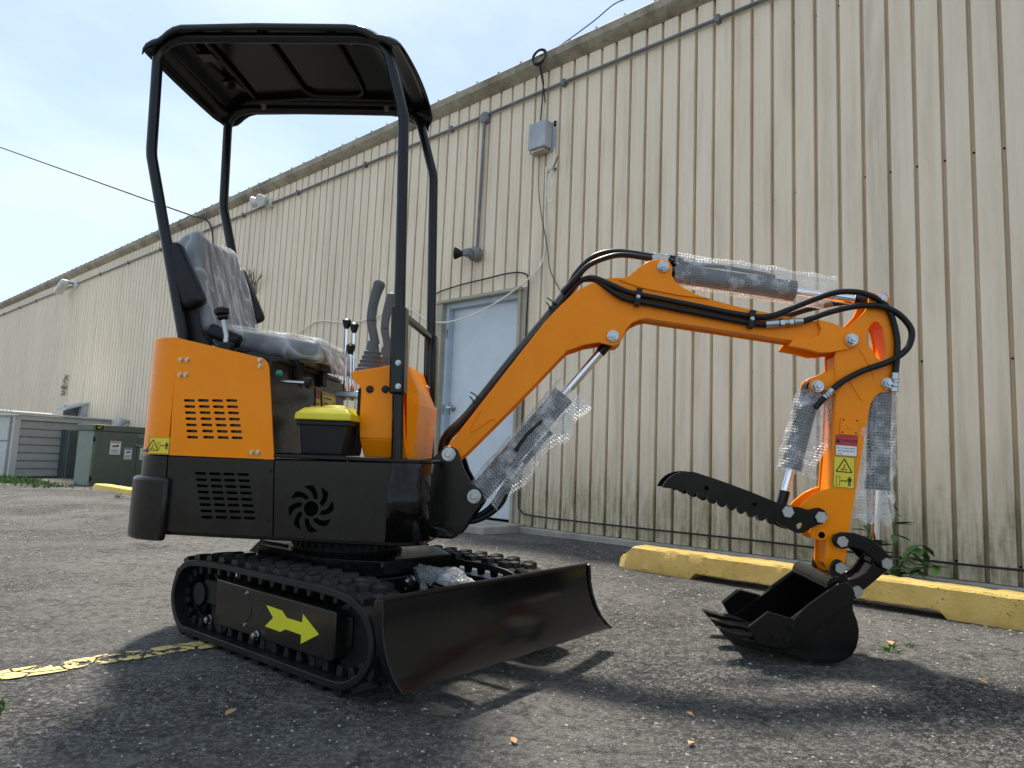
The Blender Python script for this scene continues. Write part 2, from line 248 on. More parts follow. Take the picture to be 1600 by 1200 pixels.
def gutter_mat():
    m = NT('gutter_metal'); p = m.pos()
    n = m.noise(p, 3.0, 8, 0.75); n2 = m.noise(p, 22, 6, 0.7)
    col = m.ramp(n, [(0.33, (0.13, 0.11, 0.075)), (0.52, (0.33, 0.29, 0.21)), (0.7, (0.45, 0.40, 0.30))]).outputs['Color']
    col = m.mix(m.ramp(n2, [(0.55, (0, 0, 0)), (0.7, (0.6,)*3)]).outputs['Color'], col, (0.07, 0.07, 0.045))
    m.base(col); m.set(Roughness=0.7); m.bump(n2, 0.4, 0.004)

def asphalt_mat():
    m = NT('asphalt'); p = m.pos()
    v = m.n('ShaderNodeTexVoronoi', Scale=115.0); m.l(p, v.inputs['Vector'])
    v2 = m.n('ShaderNodeTexVoronoi', Scale=62.0); m.l(p, v2.inputs['Vector'])
    big = m.noise(p, 0.8, 5, 0.6); mid = m.noise(p, 5.5, 7, 0.65); fine = m.noise(p, 260, 4, 0.6)
    grit = m.noise(p, 55, 7, 0.75)
    # stone chips of different greys in dark binder
    hsv = m.n('ShaderNodeSeparateColor'); m.l(v.outputs['Color'], hsv.inputs[0])
    hsv2 = m.n('ShaderNodeSeparateColor'); m.l(v2.outputs['Color'], hsv2.inputs[0])
    chip = m.ramp(hsv.outputs[0], [(0.0, (0.048, 0.047, 0.047)), (0.45, (0.110, 0.107, 0.103)), (0.80, (0.22, 0.213, 0.20)), (1.0, (0.46, 0.44, 0.40))]).outputs['Color']
    binder = m.math('GREATER_THAN', v.outputs['Distance'], 0.50)
    col = m.mix(m.math('MULTIPLY', binder, 0.85), chip, (0.024, 0.024, 0.025))
    c2 = m.math('MULTIPLY', m.math('GREATER_THAN', hsv2.outputs[1], 0.90), m.math('LESS_THAN', v2.outputs['Distance'], 0.36))
    col = m.mix(m.math('MULTIPLY', c2, 0.85), col, m.ramp(hsv2.outputs[2], [(0, (0.18, 0.16, 0.13)), (1, (0.50, 0.47, 0.41))]).outputs['Color'])
    # worn, sun-bleached patches and dark patches
    col = m.mix(m.ramp(mid, [(0.40, (0.85,)*3), (0.55, (0, 0, 0))]).outputs['Color'], col, (0.040, 0.040, 0.042))
    col = m.mix(m.ramp(big, [(0.40, (0, 0, 0)), (0.58, (0.68,)*3)]).outputs['Color'], col, (0.29, 0.28, 0.258))
    gm = m.ramp(grit, [(0.49, (0, 0, 0)), (0.57, (0.80,)*3)]).outputs['Color']
    col = m.mix(gm, col, m.ramp(fine, [(0.3, (0.19, 0.18, 0.165)), (0.7, (0.44, 0.42, 0.375))]).outputs['Color'])
    clot = m.noise(p, 21, 6, 0.7)
    col = m.mix(m.ramp(clot, [(0.36, (0.70,)*3), (0.50, (0, 0, 0))]).outputs['Color'], col, (0.045, 0.045, 0.046))
    # cracks
    wv = m.n('ShaderNodeTexVoronoi', Scale=2.1); wv.feature = 'DISTANCE_TO_EDGE'
    wp = m.n('ShaderNodeVectorMath', operation='ADD'); m.l(p, wp.inputs[0])
    wn = m.n('ShaderNodeTexNoise', Scale=6.0, Detail=6.0, Roughness=0.7); m.l(p, wn.inputs['Vector'])
    sc = m.n('ShaderNodeVectorMath', operation='SCALE'); sc.inputs['Scale'].default_value = 0.30; m.l(wn.outputs['Color'], sc.inputs[0])
    m.l(sc.outputs[0], wp.inputs[1]); m.l(wp.outputs[0], wv.inputs['Vector'])
    crack = m.ramp(wv.outputs['Distance'], [(0.004, (1, 1, 1)), (0.020, (0, 0, 0))]).outputs['Color']
    crack = m.mix(1.0, crack, m.ramp(m.noise(p, 1.7, 3), [(0.42, (0, 0, 0)), (0.58, (1, 1, 1))]).outputs['Color'], 'MULTIPLY')
    col = m.mix(m.mix(1.0, crack, (0.45, 0.45, 0.45), 'MULTIPLY'), col, (0.022, 0.021, 0.020))
    m.base(col); m.set(Roughness=0.82, Specular_IOR_Level=0.35)
    h = m.math('SUBTRACT', 1.0, v.outputs['Distance'])
    h = m.math('ADD', m.math('MULTIPLY', h, 0.45), m.math('MULTIPLY', hsv.outputs[1], 0.35))
    h = m.math('ADD', h, m.math('MULTIPLY', grit, 1.5)); h = m.math('ADD', h, m.math('MULTIPLY', mid, 2.2)); h = m.math('ADD', h, m.math('MULTIPLY', fine, 0.15)); h = m.math('ADD', h, m.math('MULTIPLY', clot, 1.6))
    bw = m.n('ShaderNodeRGBToBW'); m.l(crack, bw.inputs[0])
    h = m.math('SUBTRACT', h, m.math('MULTIPLY', bw.outputs[0], 0.8))
    m.bump(h, 1.0, 0.030)
def line_mat():
    m = NT('worn_yellow_line'); p = m.pos()
    n = m.noise(p, 9, 9, 0.75); n2 = m.noise(p, 60, 6, 0.7)
    wv = m.n('ShaderNodeTexVoronoi', Scale=9.0); wv.feature = 'DISTANCE_TO_EDGE'; m.l(p, wv.inputs['Vector'])
    a = m.math('MULTIPLY', m.math('GREATER_THAN', m.math('ADD', m.math('MULTIPLY', n, 0.75), m.math('MULTIPLY', n2, 0.35)), 0.535), m.math('GREATER_THAN', wv.outputs['Distance'], 0.035))
    m.base(m.ramp(n2, [(0.3, (0.55, 0.40, 0.14)), (0.65, (0.80, 0.63, 0.26))]).outputs['Color']); m.set(Roughness=0.8, Alpha=a)
    m.bump(n2, 0.8, 0.006)
def block_mat():
    m = NT('yellow_concrete'); p = m.obj()
    n = m.noise(p, 7, 8, 0.7); n2 = m.noise(p, 70, 6, 0.75)
    v = m.n('ShaderNodeTexVoronoi', Scale=45.0); m.l(p, v.inputs['Vector'])
    col = m.ramp(n, [(0.3, (0.72, 0.48, 0.13)), (0.55, (0.90, 0.62, 0.18)), (0.75, (0.92, 0.68, 0.26))]).outputs['Color']
    pit = m.ramp(v.outputs['Distance'], [(0.10, (1, 1, 1)), (0.20, (0, 0, 0))]).outputs['Color']
    sel = m.ramp(m.noise(p, 17, 4), [(0.5, (0, 0, 0)), (0.62, (0.8,)*3)]).outputs['Color']
    pit = m.mix(1.0, pit, sel, 'MULTIPLY')
    col = m.mix(pit, col, (0.16, 0.11, 0.05))
    col = m.mix(m.ramp(m.noise(p, 4.3, 9, 0.8), [(0.62, (0, 0, 0)), (0.72, (0.7,)*3)]).outputs['Color'], col, (0.33, 0.27, 0.17))
    col = m.mix(m.ramp(m.noise(p, 23, 9, 0.8), [(0.64, (0, 0, 0)), (0.67, (0.7,)*3)]).outputs['Color'], col, (0.50, 0.44, 0.33))
    m.base(col); m.set(Roughness=0.9)
    bw = m.n('ShaderNodeRGBToBW'); m.l(pit, bw.inputs[0])
    m.bump(m.math('SUBTRACT', n2, m.math('MULTIPLY', bw.outputs[0], 1.0)), 1.0, 0.012)
WALL_YAW = -0.7265
wall_mat(); gutter_mat(); asphalt_mat(); line_mat(); block_mat()
# ---------------------------------------------------------------- mesh helpers
def tag(o, label=None, cat=None, group=None, kind=None):
    if label: o['label'] = label
    if cat: o['category'] = cat
    if group: o['group'] = group
    if kind: o['kind'] = kind
    return o
def empty(name, loc=(0, 0, 0), rz=0.0):
    o = bpy.data.objects.new(name, None); COL.objects.link(o); o.location = loc; o.rotation_euler = (0, 0, rz); o.empty_display_size = 0.1
    return o
def link(name, me, mat, parent=None, loc=None, rot=None):
    o = bpy.data.objects.new(name, me); COL.objects.link(o)
    if mat and len(me.materials) == 0: me.materials.append(MATS[mat])
    if parent: o.parent = parent
    if loc is not None: o.location = loc
    if rot is not None: o.rotation_euler = rot
    return o
class MB:
    def __init__(s): s.v = []; s.f = []
    def add(s, vs, fs):
        b = len(s.v); s.v += [tuple(p) for p in vs]; s.f += [tuple(i+b for i in f) for f in fs]; return s
    def box(s, x0, x1, y0, y1, z0, z1, M=None):
        vs = [Vector((x, y, z)) for x in (x0, x1) for y in (y0, y1) for z in (z0, z1)]
        if M is not None: vs = [M @ p for p in vs]
        return s.add(vs, [(0, 1, 3, 2), (4, 6, 7, 5), (0, 4, 5, 1), (2, 3, 7, 6), (0, 2, 6, 4), (1, 5, 7, 3)])
    def prism(s, poly, y0, y1, holes=(), axis='y'):
        bm = bmesh.new(); es = []
        for lp in [poly] + list(holes):
            vs = [bm.verts.new((p[0], 0, p[1])) for p in lp]
            es += [bm.edges.new((vs[i], vs[(i+1) % len(vs)])) for i in range(len(vs))]
        if holes: bmesh.ops.triangle_fill(bm, use_beauty=True, use_dissolve=False, edges=es)
        else: bm.faces.new(list(bm.verts))
        bm.verts.ensure_lookup_table(); bm.verts.index_update()
        base = [(v.co.x, v.co.z) for v in bm.verts]; n = len(base)
        fs = [[v.index for v in f.verts] for f in bm.faces]
        area = lambda f: sum(base[f[i]][0]*base[f[(i+1) % len(f)]][1]-base[f[(i+1) % len(f)]][0]*base[f[i]][1] for i in range(len(f)))
        fs = [f if area(f) > 0 else f[::-1] for f in fs]      # counter-clockwise in (x,z): normal -y
        bnd = {}
        for f in fs:
            for i in range(len(f)):
                a, b = f[i], f[(i+1) % len(f)]
                if (b, a) in bnd: del bnd[(b, a)]
                else: bnd[(a, b)] = 1
        bm.free()
        if y1 < y0: y0, y1 = y1, y0
        if axis == 'y': P = lambda p, y: (p[0], y, p[1])
        else: P = lambda p, z: (p[0], p[1], z)
        vs = [P(p, y0) for p in base] + [P(p, y1) for p in base]
        F = [tuple(f) for f in fs] + [tuple(i+n for i in f[::-1]) for f in fs] + [(b, a, a+n, b+n) for a, b in bnd]
        if axis != 'y': F = [f[::-1] for f in F]
        return s.add(vs, F)
    def tube(s, path, r, n=10, cap=True, closed=False, flat=1.0):
        P = [Vector(p) for p in path]; m = len(P); R = r if isinstance(r, (list, tuple)) else [r]*m
        T = []
        for i in range(m):
            a = P[(i-1) % m] if (closed or i > 0) else P[i]; b = P[(i+1) % m] if (closed or i < m-1) else P[i]
            T.append((b-a).normalized())
        ref = Vector((0, 1, 0)) if abs(T[0].y) < 0.9 else Vector((1, 0, 0))
        N = (ref - T[0]*ref.dot(T[0])).normalized(); vs = []
        for i in range(m):
            N = (N - T[i]*N.dot(T[i]));
            N = N.normalized() if N.length > 1e-6 else Vector((0, 1, 0)); B = T[i].cross(N)
            for k in range(n):
                a = 2*pi*k/n + pi/n; vs.append(P[i] + (N*cos(a) + B*sin(a)*flat)*R[i])
        fs = []
        for i in range(m if closed else m-1):
            j = (i+1) % m
            for k in range(n): fs.append((i*n+k, i*n+(k+1) % n, j*n+(k+1) % n, j*n+k))
        if cap and not closed: fs += [tuple(range(n))[::-1], tuple((m-1)*n+k for k in range(n))]
        return s.add(vs, fs)
    def cyl(s, p0, p1, r, n=24, r1=None): return s.tube([p0, p1], [r, r if r1 is None else r1], n)
    def lathe(s, prof, o, ax, n=20):
        o = Vector(o); ax = Vector(ax).normalized(); ref = Vector((0, 0, 1)) if abs(ax.z) < 0.9 else Vector((1, 0, 0))
        N = (ref - ax*ref.dot(ax)).normalized(); B = ax.cross(N); vs = []; m = len(prof)
        for h, r in prof:
            for k in range(n):
                a = 2*pi*k/n; vs.append(o + ax*h + (N*cos(a)+B*sin(a))*r)
        fs = [(i*n+k, i*n+(k+1) % n, (i+1)*n+(k+1) % n, (i+1)*n+k) for i in range(m-1) for k in range(n)]
        fs += [tuple(range(n))[::-1], tuple((m-1)*n+k for k in range(n))]
        return s.add(vs, fs)
    def mesh(s, name='mesh', ang=35, smooth=True):
        me = bpy.data.meshes.new(name); me.from_pydata(s.v, [], s.f); me.update()
        if smooth:
            me.polygons.foreach_set('use_smooth', [True]*len(me.polygons))
            try: me.set_sharp_from_angle(angle=radians(ang))
            except Exception: pass
        return me
    def build(s, name, mat, parent=None, bevel=0, seg=2, ang=35, smooth=True, loc=None, rot=None):
        me = s.mesh(name, ang, smooth)
        bm = bmesh.new(); bm.from_mesh(me); bmesh.ops.recalc_face_normals(bm, faces=bm.faces); bm.to_mesh(me); bm.free()
        if smooth:
            try: me.set_sharp_from_angle(angle=radians(ang))
            except Exception: pass
        o = link(name, me, mat, parent, loc, rot)
        if bevel:
            b = o.modifiers.new('edge', 'BEVEL'); b.width = bevel; b.segments = seg; b.limit_method = 'ANGLE'; b.angle_limit = radians(40); b.harden_normals = False
        return o
def offset(poly, d):                       # move every edge of an outline inwards by d
    n = len(poly); A = sum(poly[i][0]*poly[(i+1) % n][1]-poly[(i+1) % n][0]*poly[i][1] for i in range(n)); sg = 1 if A > 0 else -1
    out = []
    for i in range(n):
        p0 = Vector(poly[i-1]); p = Vector(poly[i]); p1 = Vector(poly[(i+1) % n])
        a = (p-p0).normalized(); b = (p1-p).normalized(); na = Vector((-a.y, a.x)); nb = Vector((-b.y, b.x))
        nn = na+nb; nn = nn.normalized() if nn.length > 1e-6 else na
        k = d*sg/max(0.5, nn.dot(na)); out.append((p.x+nn.x*k, p.y+nn.y*k))
    return out
def catmull(P, k=6, closed=False):
    P = [Vector(p) for p in P]; n = len(P); out = []
    for i in range(n if closed else n-1):
        p0 = P[i-1] if (closed or i > 0) else P[i]*2-P[i+1]
        p1 = P[i]; p2 = P[(i+1) % n]; p3 = P[(i+2) % n] if (closed or i < n-2) else P[i+1]*2-P[i]
        for j in range(k):
            t = j/k; out.append(0.5*((2*p1)+(p2-p0)*t+(2*p0-5*p1+4*p2-p3)*t*t+(3*p1-p0-3*p2+p3)*t**3))
    if not closed: out.append(P[-1])
    return out
def xz(pts, y): return [(p[0], y, p[1]) for p in pts]
def circ(cx, cy, r, n=16): return [(cx+r*cos(2*pi*k/n), cy+r*sin(2*pi*k/n)) for k in range(n)]
def hex_bolt_mesh(r, h, washer=True):
    m = MB(); z0 = 0.0
    if washer: m.lathe([(0, r*1.24), (r*0.12, r*1.24), (r*0.16, r*1.18)], (0, 0, 0), (0, -1, 0), 24); z0 = r*0.16
    pts = [(r*1.02*cos(pi/3*k), r*1.02*sin(pi/3*k)) for k in range(6)]
    m.prism(pts, -z0-h*0.86, -z0); m.prism([(a*0.88, b*0.88) for a, b in pts], -z0-h, -z0-h*0.86)
    if washer: m.lathe([(z0+h, r*0.55), (z0+h+r*0.22, r*0.55), (z0+h+r*0.28, r*0.46)], (0, 0, 0), (0, -1, 0), 16)
    me = m.mesh('bolt', 30)
    return me
BOLT = {}
def bolt(x, y, z, r, parent, mat='zinc', h=None, ax='-y', name='bolt', washer=True):
    key = (r, mat, h, washer)
    if key not in BOLT: BOLT[key] = hex_bolt_mesh(r, h or r*0.75, washer)
    rot = {'-y': (0, random.uniform(0, 1), 0), '+y': (0, random.uniform(0, 1), pi), '+x': (0, 0, pi/2), '-x': (0, 0, -pi/2)}[ax]
    return link(name, BOLT[key], mat, parent, (x, y, z), rot)
def rounded_box(name, mat, parent, sx, sy, sz, r, M, seg=4, wob=0.0, seed=0, cuts=0):
    bm = bmesh.new(); bmesh.ops.create_cube(bm, size=1.0)
    for v in bm.verts: v.co = Vector((v.co.x*sx, v.co.y*sy, v.co.z*sz))
    bmesh.ops.bevel(bm, geom=list(bm.edges), offset=r, segments=seg, profile=0.5, affect='EDGES')
    if cuts: bmesh.ops.subdivide_edges(bm, edges=list(bm.edges), cuts=cuts, use_grid_fill=True)
    for v in bm.verts:
        if wob:
            d = noise.noise(v.co*14+Vector((seed, 0, 0)))*wob + noise.noise(v.co*38+Vector((seed, 3, 0)))*wob*0.5
            v.co += v.co.normalized()*d
        v.co = M @ v.co
    me = bpy.data.meshes.new(name); bm.to_mesh(me); bm.free()
    me.polygons.foreach_set('use_smooth', [True]*len(me.polygons))
    return link(name, me, mat, parent)
def frame_m(o, x, y, z): return Matrix((Vector(x), Vector(y), Vector(z))).transposed().to_4x4() if False else Matrix.Translation(Vector(o)) @ Matrix((Vector(x), Vector(y), Vector(z))).transposed().to_4x4()
def text_mb(txt, size):
    cu = bpy.data.curves.new('lettering', 'FONT'); cu.body = txt; cu.size = size; cu.align_x = 'CENTER'; cu.align_y = 'CENTER'; cu.resolution_u = 3
    ob = bpy.data.objects.new('lettering', cu); COL.objects.link(ob); bpy.context.view_layer.update()
    me = bpy.data.meshes.new_from_object(ob.evaluated_get(bpy.context.evaluated_depsgraph_get()))
    mb = MB(); mb.add([v.co.copy() for v in me.vertices], [tuple(p.vertices) for p in me.polygons])
    bpy.data.objects.remove(ob); bpy.data.curves.remove(cu); bpy.data.meshes.remove(me)
    return mb
class Sheet:                                 # flat printed sheet: lays shapes on a plane, each ink a mesh
    def __init__(s, o, ux, uz): s.o = Vector(o); s.x = Vector(ux).normalized(); s.z = Vector(uz).normalized(); s.n = s.x.cross(s.z)
    def p(s, a, b, h): return s.o + s.x*a + s.z*b + s.n*h
    def poly(s, mb, pts, h): mb.add([s.p(a, b, h) for a, b in pts], [tuple(range(len(pts)))])
    def rect(s, mb, a0, a1, b0, b1, h): s.poly(mb, [(a0, b0), (a1, b0), (a1, b1), (a0, b1)], h)
    def line(s, mb, p, q, w, h):
        d = (Vector(q)-Vector(p)).normalized(); k = Vector((-d.y, d.x))*w/2
        s.poly(mb, [(p[0]+k.x, p[1]+k.y), (p[0]-k.x, p[1]-k.y), (q[0]-k.x, q[1]-k.y), (q[0]+k.x, q[1]+k.y)][::-1], h)
    def text(s, mb, t, size, a, b, h):
        tm = text_mb(t, size); mb.add([s.p(v[0]+a, v[1]+b, h) for v in tm.v], tm.f)

def warn_sticker(parent, o, ux, uz, w, h, vertical=True):
    sh = Sheet(o, ux, uz); y = MB(); k = MB()
    sh.rect(y, -w/2, w/2, -h/2, h/2, 0.0008)
    t = 0.0016*min(w, h)/0.06
    def border(a0, a1, b0, b1):
        for p, q in (((a0, b0), (a1, b0)), ((a1, b0), (a1, b1)), ((a1, b1), (a0, b1)), ((a0, b1), (a0, b0))): sh.line(k, p, q, t*0.8, 0.0016)
    border(-w/2+t, w/2-t, -h/2+t, h/2-t)
    if vertical: tc = (0, h*0.20); ts = w*0.36; mc = (0, -h*0.27); ms = w*0.36
    else: tc = (-w*0.30, 0); ts = h*0.36; mc = (w*0.17, 0); ms = h*0.34
    tri = [(tc[0]-ts, tc[1]-ts*0.8), (tc[0]+ts, tc[1]-ts*0.8), (tc[0], tc[1]+ts*0.9)]
    for i in range(3): sh.line(k, tri[i], tri[(i+1) % 3], t*1.9, 0.0016)
    for a, b in ((-0.3, -0.5), (0.25, -0.5), (0, -0.2), (-0.1, -0.45), (0.05, 0.1)): sh.poly(k, [(tc[0]+ts*a+x*ts*0.11, tc[1]+ts*b+z*ts*0.11) for x, z in circ(0, 0, 1, 8)], 0.0016)
    border(mc[0]-ms*0.95, mc[0]-ms*0.50, mc[1]-ms*0.62, mc[1]+ms*0.55)
    sh.line(k, (mc[0]-ms*0.28, mc[1]), (mc[0]+ms*0.30, mc[1]), t*1.3, 0.0016)
    sh.poly(k, [(mc[0]-ms*0.42, mc[1]), (mc[0]-ms*0.18, mc[1]-ms*0.15), (mc[0]-ms*0.18, mc[1]+ms*0.15)], 0.0016)
    sh.poly(k, [(mc[0]+ms*0.42, mc[1]), (mc[0]+ms*0.18, mc[1]+ms*0.15), (mc[0]+ms*0.18, mc[1]-ms*0.15)], 0.0016)
    bx = mc[0]+ms*0.72; u = ms*0.62
    sh.poly(k, [(bx+x, mc[1]+u*0.86+z) for x, z in circ(0, 0, u*0.16, 10)], 0.0016)
    sh.rect(k, bx-u*0.26, bx+u*0.26, mc[1]-u*0.1, mc[1]+u*0.65, 0.0016)
    sh.rect(k, bx-u*0.42, bx-u*0.30, mc[1]-u*0.1, mc[1]+u*0.62, 0.0016); sh.rect(k, bx+u*0.30, bx+u*0.42, mc[1]-u*0.1, mc[1]+u*0.62, 0.0016)
    sh.rect(k, bx-u*0.24, bx-u*0.04, mc[1]-u*1.0, mc[1]-u*0.1, 0.0016); sh.rect(k, bx+u*0.04, bx+u*0.24, mc[1]-u*1.0, mc[1]-u*0.1, 0.0016)
    s = y.build('warning_sticker', 'sticker_yellow', parent, smooth=False); k.build('print', 'ink', s, smooth=False)
    return s
# ---------------------------------------------------------------- the setting
WD = 5.6311*0.70*1.25
WALL_O = Vector((-sin(WALL_YAW)*WD, cos(WALL_YAW)*WD, 0))
WX = Vector((cos(WALL_YAW), sin(WALL_YAW), 0)); WN = Vector((-sin(WALL_YAW), cos(WALL_YAW), 0))   # along the wall, into the building
def wall_pt(x, y, z): return WALL_O + WX*x + WN*y + Vector((0, 0, z))
def ground_z(x, y):
    d = x*WN.x + y*WN.y; t = min(1, max(0, (d-1.90)/0.75)); t = t*t*(3-2*t)
    return 0.053*t
def spaced(lo, hi, fine_lo, fine_hi, step):
    xs = []; x = fine_lo
    while x <= fine_hi: xs.append(x); x += step
    a = fine_hi; s = step
    while a < hi: s *= 1.35; a += s; xs.append(a)
    a = fine_lo; s = step
    while a > lo: s *= 1.35; a -= s; xs.insert(0, a)
    return xs
xs = spaced(-600, 600, -4.0, 4.0, 0.06); ys = spaced(-60, 900, 0.6, 6.0, 0.06)
def gz(x, y):
    z = ground_z(x, y)
    if -5 < x < 5 and 0 < y < 8:
        z += 0.007*noise.noise(Vector((x*1.3, y*1.3, 0))) + 0.003*noise.noise(Vector((x*5, y*5, 2))) - 0.004
    return z
gm = MB(); nx = len(xs)
gm.v = [(x, y, gz(x, y)) for y in ys for x in xs]
gm.f = [(j*nx+i, j*nx+i+1, (j+1)*nx+i+1, (j+1)*nx+i) for j in range(len(ys)-1) for i in range(nx-1)]
ground = link('ground', gm.mesh('ground', 80), 'asphalt'); tag(ground, kind='structure')

# loose chips on the asphalt: real little stones
pm = MB(); rnd = random.Random(3)
OCT = [(1, 0, 0), (-1, 0, 0), (0, 1, 0), (0, -1, 0), (0, 0, 1), (0, 0, -0.6)]; OF = [(0, 2, 4), (2, 1, 4), (1, 3, 4), (3, 0, 4), (2, 0, 5), (1, 2, 5), (3, 1, 5), (0, 3, 5)]
for i in range(13000):
    t = rnd.random()**1.6; y = 0.95+t*6.5; x = rnd.uniform(-0.85, 0.85)*(y+0.4)
    if (x*WN.x+y*WN.y) > WD-0.06: continue
    s = (0.0013+0.0040*rnd.random()**3.0)*(0.75+0.3*y); a = rnd.uniform(0, 6.28); z = gz(x, y)
    sx, sy, sz = s*rnd.uniform(0.7, 1.4), s*rnd.uniform(0.6, 1.1), s*rnd.uniform(0.4, 0.9)
    pm.add([(x+(px*sx*cos(a)-py*sy*sin(a)), y+(px*sx*sin(a)+py*sy*cos(a)), z+sz*0.3+pz*sz) for px, py, pz in ((p[0]*rnd.uniform(.7, 1.2), p[1]*rnd.uniform(.7, 1.2), p[2]) for p in OCT)], OF)
tag(link('gravel', pm.mesh('gravel', 20, False), 'pebble'), 'small pale loose stone chips scattered over the asphalt', 'gravel', kind='stuff')

# painted line of the parking bay, lying 4 mm over the asphalt
lm = MB(); A = Vector((-2.36, 1.33)); B = Vector((-0.98, 2.62)); dirv = (B-A).normalized(); nrm = Vector((-dirv.y, dirv.x)); seg = 46
for i in range(seg+1):
    c = A+(B-A)*(i/seg); wob = 0.008*noise.noise(Vector((i*0.35, 1.2, 0)))
    for sgn in (-1, 1):
        q = c+nrm*(sgn*0.052+wob+0.006*noise.noise(Vector((i*0.9, sgn*7, 0)))); lm.v.append((q.x, q.y, gz(q.x, q.y)+0.005))
lm.f = [(2*i, 2*i+2, 2*i+3, 2*i+1) for i in range(seg)]
tag(link('parking_line', lm.mesh('parking_line'), 'worn_yellow_line'), kind='structure')

# ---- metal building
bld = empty('metal_building', WALL_O, WALL_YAW)
tag(bld, 'long tan ribbed metal warehouse wall with gutter and blue-grey door', 'building')
PER = 0.15625; Z0 = 0.104; Z1 = 4.52
def panel_mesh(z0, z1, seed):
    # one repeat: a recessed channel at the left, then a flat pan with two faint stiffeners
    prof = [(0.0, 0.0), (0.002, 0.048), (0.021, 0.048), (0.027, 0.0), (0.060, 0.0), (0.063, -0.0025), (0.069, -0.0025), (0.072, 0.0), (0.108, 0.0), (0.111, -0.0025), (0.117, -0.0025), (0.120, 0.0), (PER-0.0005, 0.0)]
    m = MB(); nz = 22; n = len(prof)
    for j in range(nz+1):
        z = z0+(z1-z0)*j/nz
        for x, y in prof:
            d = 0.0035*noise.noise(Vector((seed*3.1, z*1.9, x*5))) + 0.0018*noise.noise(Vector((seed*1.7+x*20, z*6.0, 4)))
            if abs(z-0.75) < 0.12 and seed % 3 == 0: d += 0.004
            m.v.append((x, y+d*(0.0 if x < 0.028 or x > PER-0.01 else 1.0), z))
    m.f = [(j*n+i, j*n+i+1, (j+1)*n+i+1, (j+1)*n+i) for j in range(nz) for i in range(n-1)]
    return m.mesh('wall_panel', 30)
PM = [panel_mesh(Z0, Z1, k) for k in range(7)]; PD = [panel_mesh(2.36, Z1, k+20) for k in range(3)]
GX = -2.3575
for k in range(-34, 178):
    x = GX-PER*k
    me = PD[k % 3] if 13 <= k <= 20 else PM[(k*5+k//7) % 7]
    if x < -29.5: break
    link('wall_panel', me, 'wall_metal', bld, (x, 0, 0))
XL, XR = GX-PER*173, GX+PER*35
m = MB(); m.box(XL, -5.4825, 0.052, 0.10, 0.0, 4.6); m.box(-4.2325, XR, 0.052, 0.10, 0.0, 4.6); m.box(-5.4825, -4.2325, 0.052, 0.10, 2.38, 4.6)
m.box(XL, XR, 9.0, 9.06, 0.0, 4.8); m.box(XL-0.06, XL, 0.0, 9.0, 0.0, 4.6); m.box(XR, XR+0.06, 0.0, 9.0, 0.0, 4.6)
m.build('wall_frame', 'trim_tan', bld)
m = MB(); m.add([(XL-0.1, -0.02, 4.64), (XR+0.1, -0.02, 4.64), (XR+0.1, 9.1, 5.2), (XL-0.1, 9.1, 5.2), (XL-0.1, -0.02, 4.60), (XR+0.1, -0.02, 4.60), (XR+0.1, 9.1, 5.16), (XL-0.1, 9.1, 5.16)], [(0, 1, 2, 3), (7, 6, 5, 4), (0, 4, 5, 1), (1, 5, 6, 2), (2, 6, 7, 3), (3, 7, 4, 0)])
roof_b = m.build('roof', 'gutter_metal', bld)
m = MB(); x = XL
while x < XR:
    m.add([(x-0.016, -0.07, 4.652), (x+0.016, -0.07, 4.652), (x+0.007, -0.07, 4.678), (x-0.007, -0.07, 4.678), (x-0.016, 3, 4.84), (x+0.016, 3, 4.84), (x+0.007, 3, 4.866), (x-0.007, 3, 4.866)], [(0, 1, 2, 3), (4, 7, 6, 5), (0, 4, 5, 1), (1, 5, 6, 2), (2, 6, 7, 3), (3, 7, 4, 0)])
    x += 0.305
tag(m.build('roof_rib', 'gutter_metal', roof_b, smooth=False), kind='stuff')
gp = [(0.0, 4.49), (-0.020, 4.50), (-0.055, 4.53), (-0.085, 4.57), (-0.085, 4.645), (-0.075, 4.655), (-0.02, 4.655), (0.0, 4.645)]
n = 120; m = MB()
for i in range(n+1):
    x = XL-0.1+(XR-XL+0.2)*i/n; w = 0.006*noise.noise(Vector((x*0.9, 0, 0)))
    m.v += [(x, y+w, z+w) for y, z in gp]
q = len(gp); m.f = [(i*q+k, i*q+(k+1) % q, (i+1)*q+(k+1) % q, (i+1)*q+k) for i in range(n) for k in range(q)]
m.build('gutter', 'gutter_metal', bld, ang=25)
m = MB(); m.box(XL, -5.4825, -0.075, 0.02, -0.05, 0.100); m.box(-4.2325, XR, -0.075, 0.02, -0.05, 0.100)
m.build('foundation_ledge', 'concrete', bld, 0.008)
m = MB(); m.box(-5.60, -4.15, -0.55, 0.0, -0.05, 0.118); m.build('door_step', 'concrete', bld, 0.012)
rs = random.Random(21); m = MB()
for k in range(-20, 150):
    xx = GX-PER*k
    for zz in (0.20, 1.42, 2.72, 4.05):
        if rs.random() < 0.28 or (13 <= k <= 20 and zz < 2.5): continue
        m.lathe([(0, 0.007), (0.003, 0.007), (0.006, 0.003)], (xx+0.012, 0.048, zz+rs.uniform(-0.012, 0.012)), (0, -1, 0), 6)
tag(m.build('panel_screw', 'dark_inside', bld), kind='stuff')
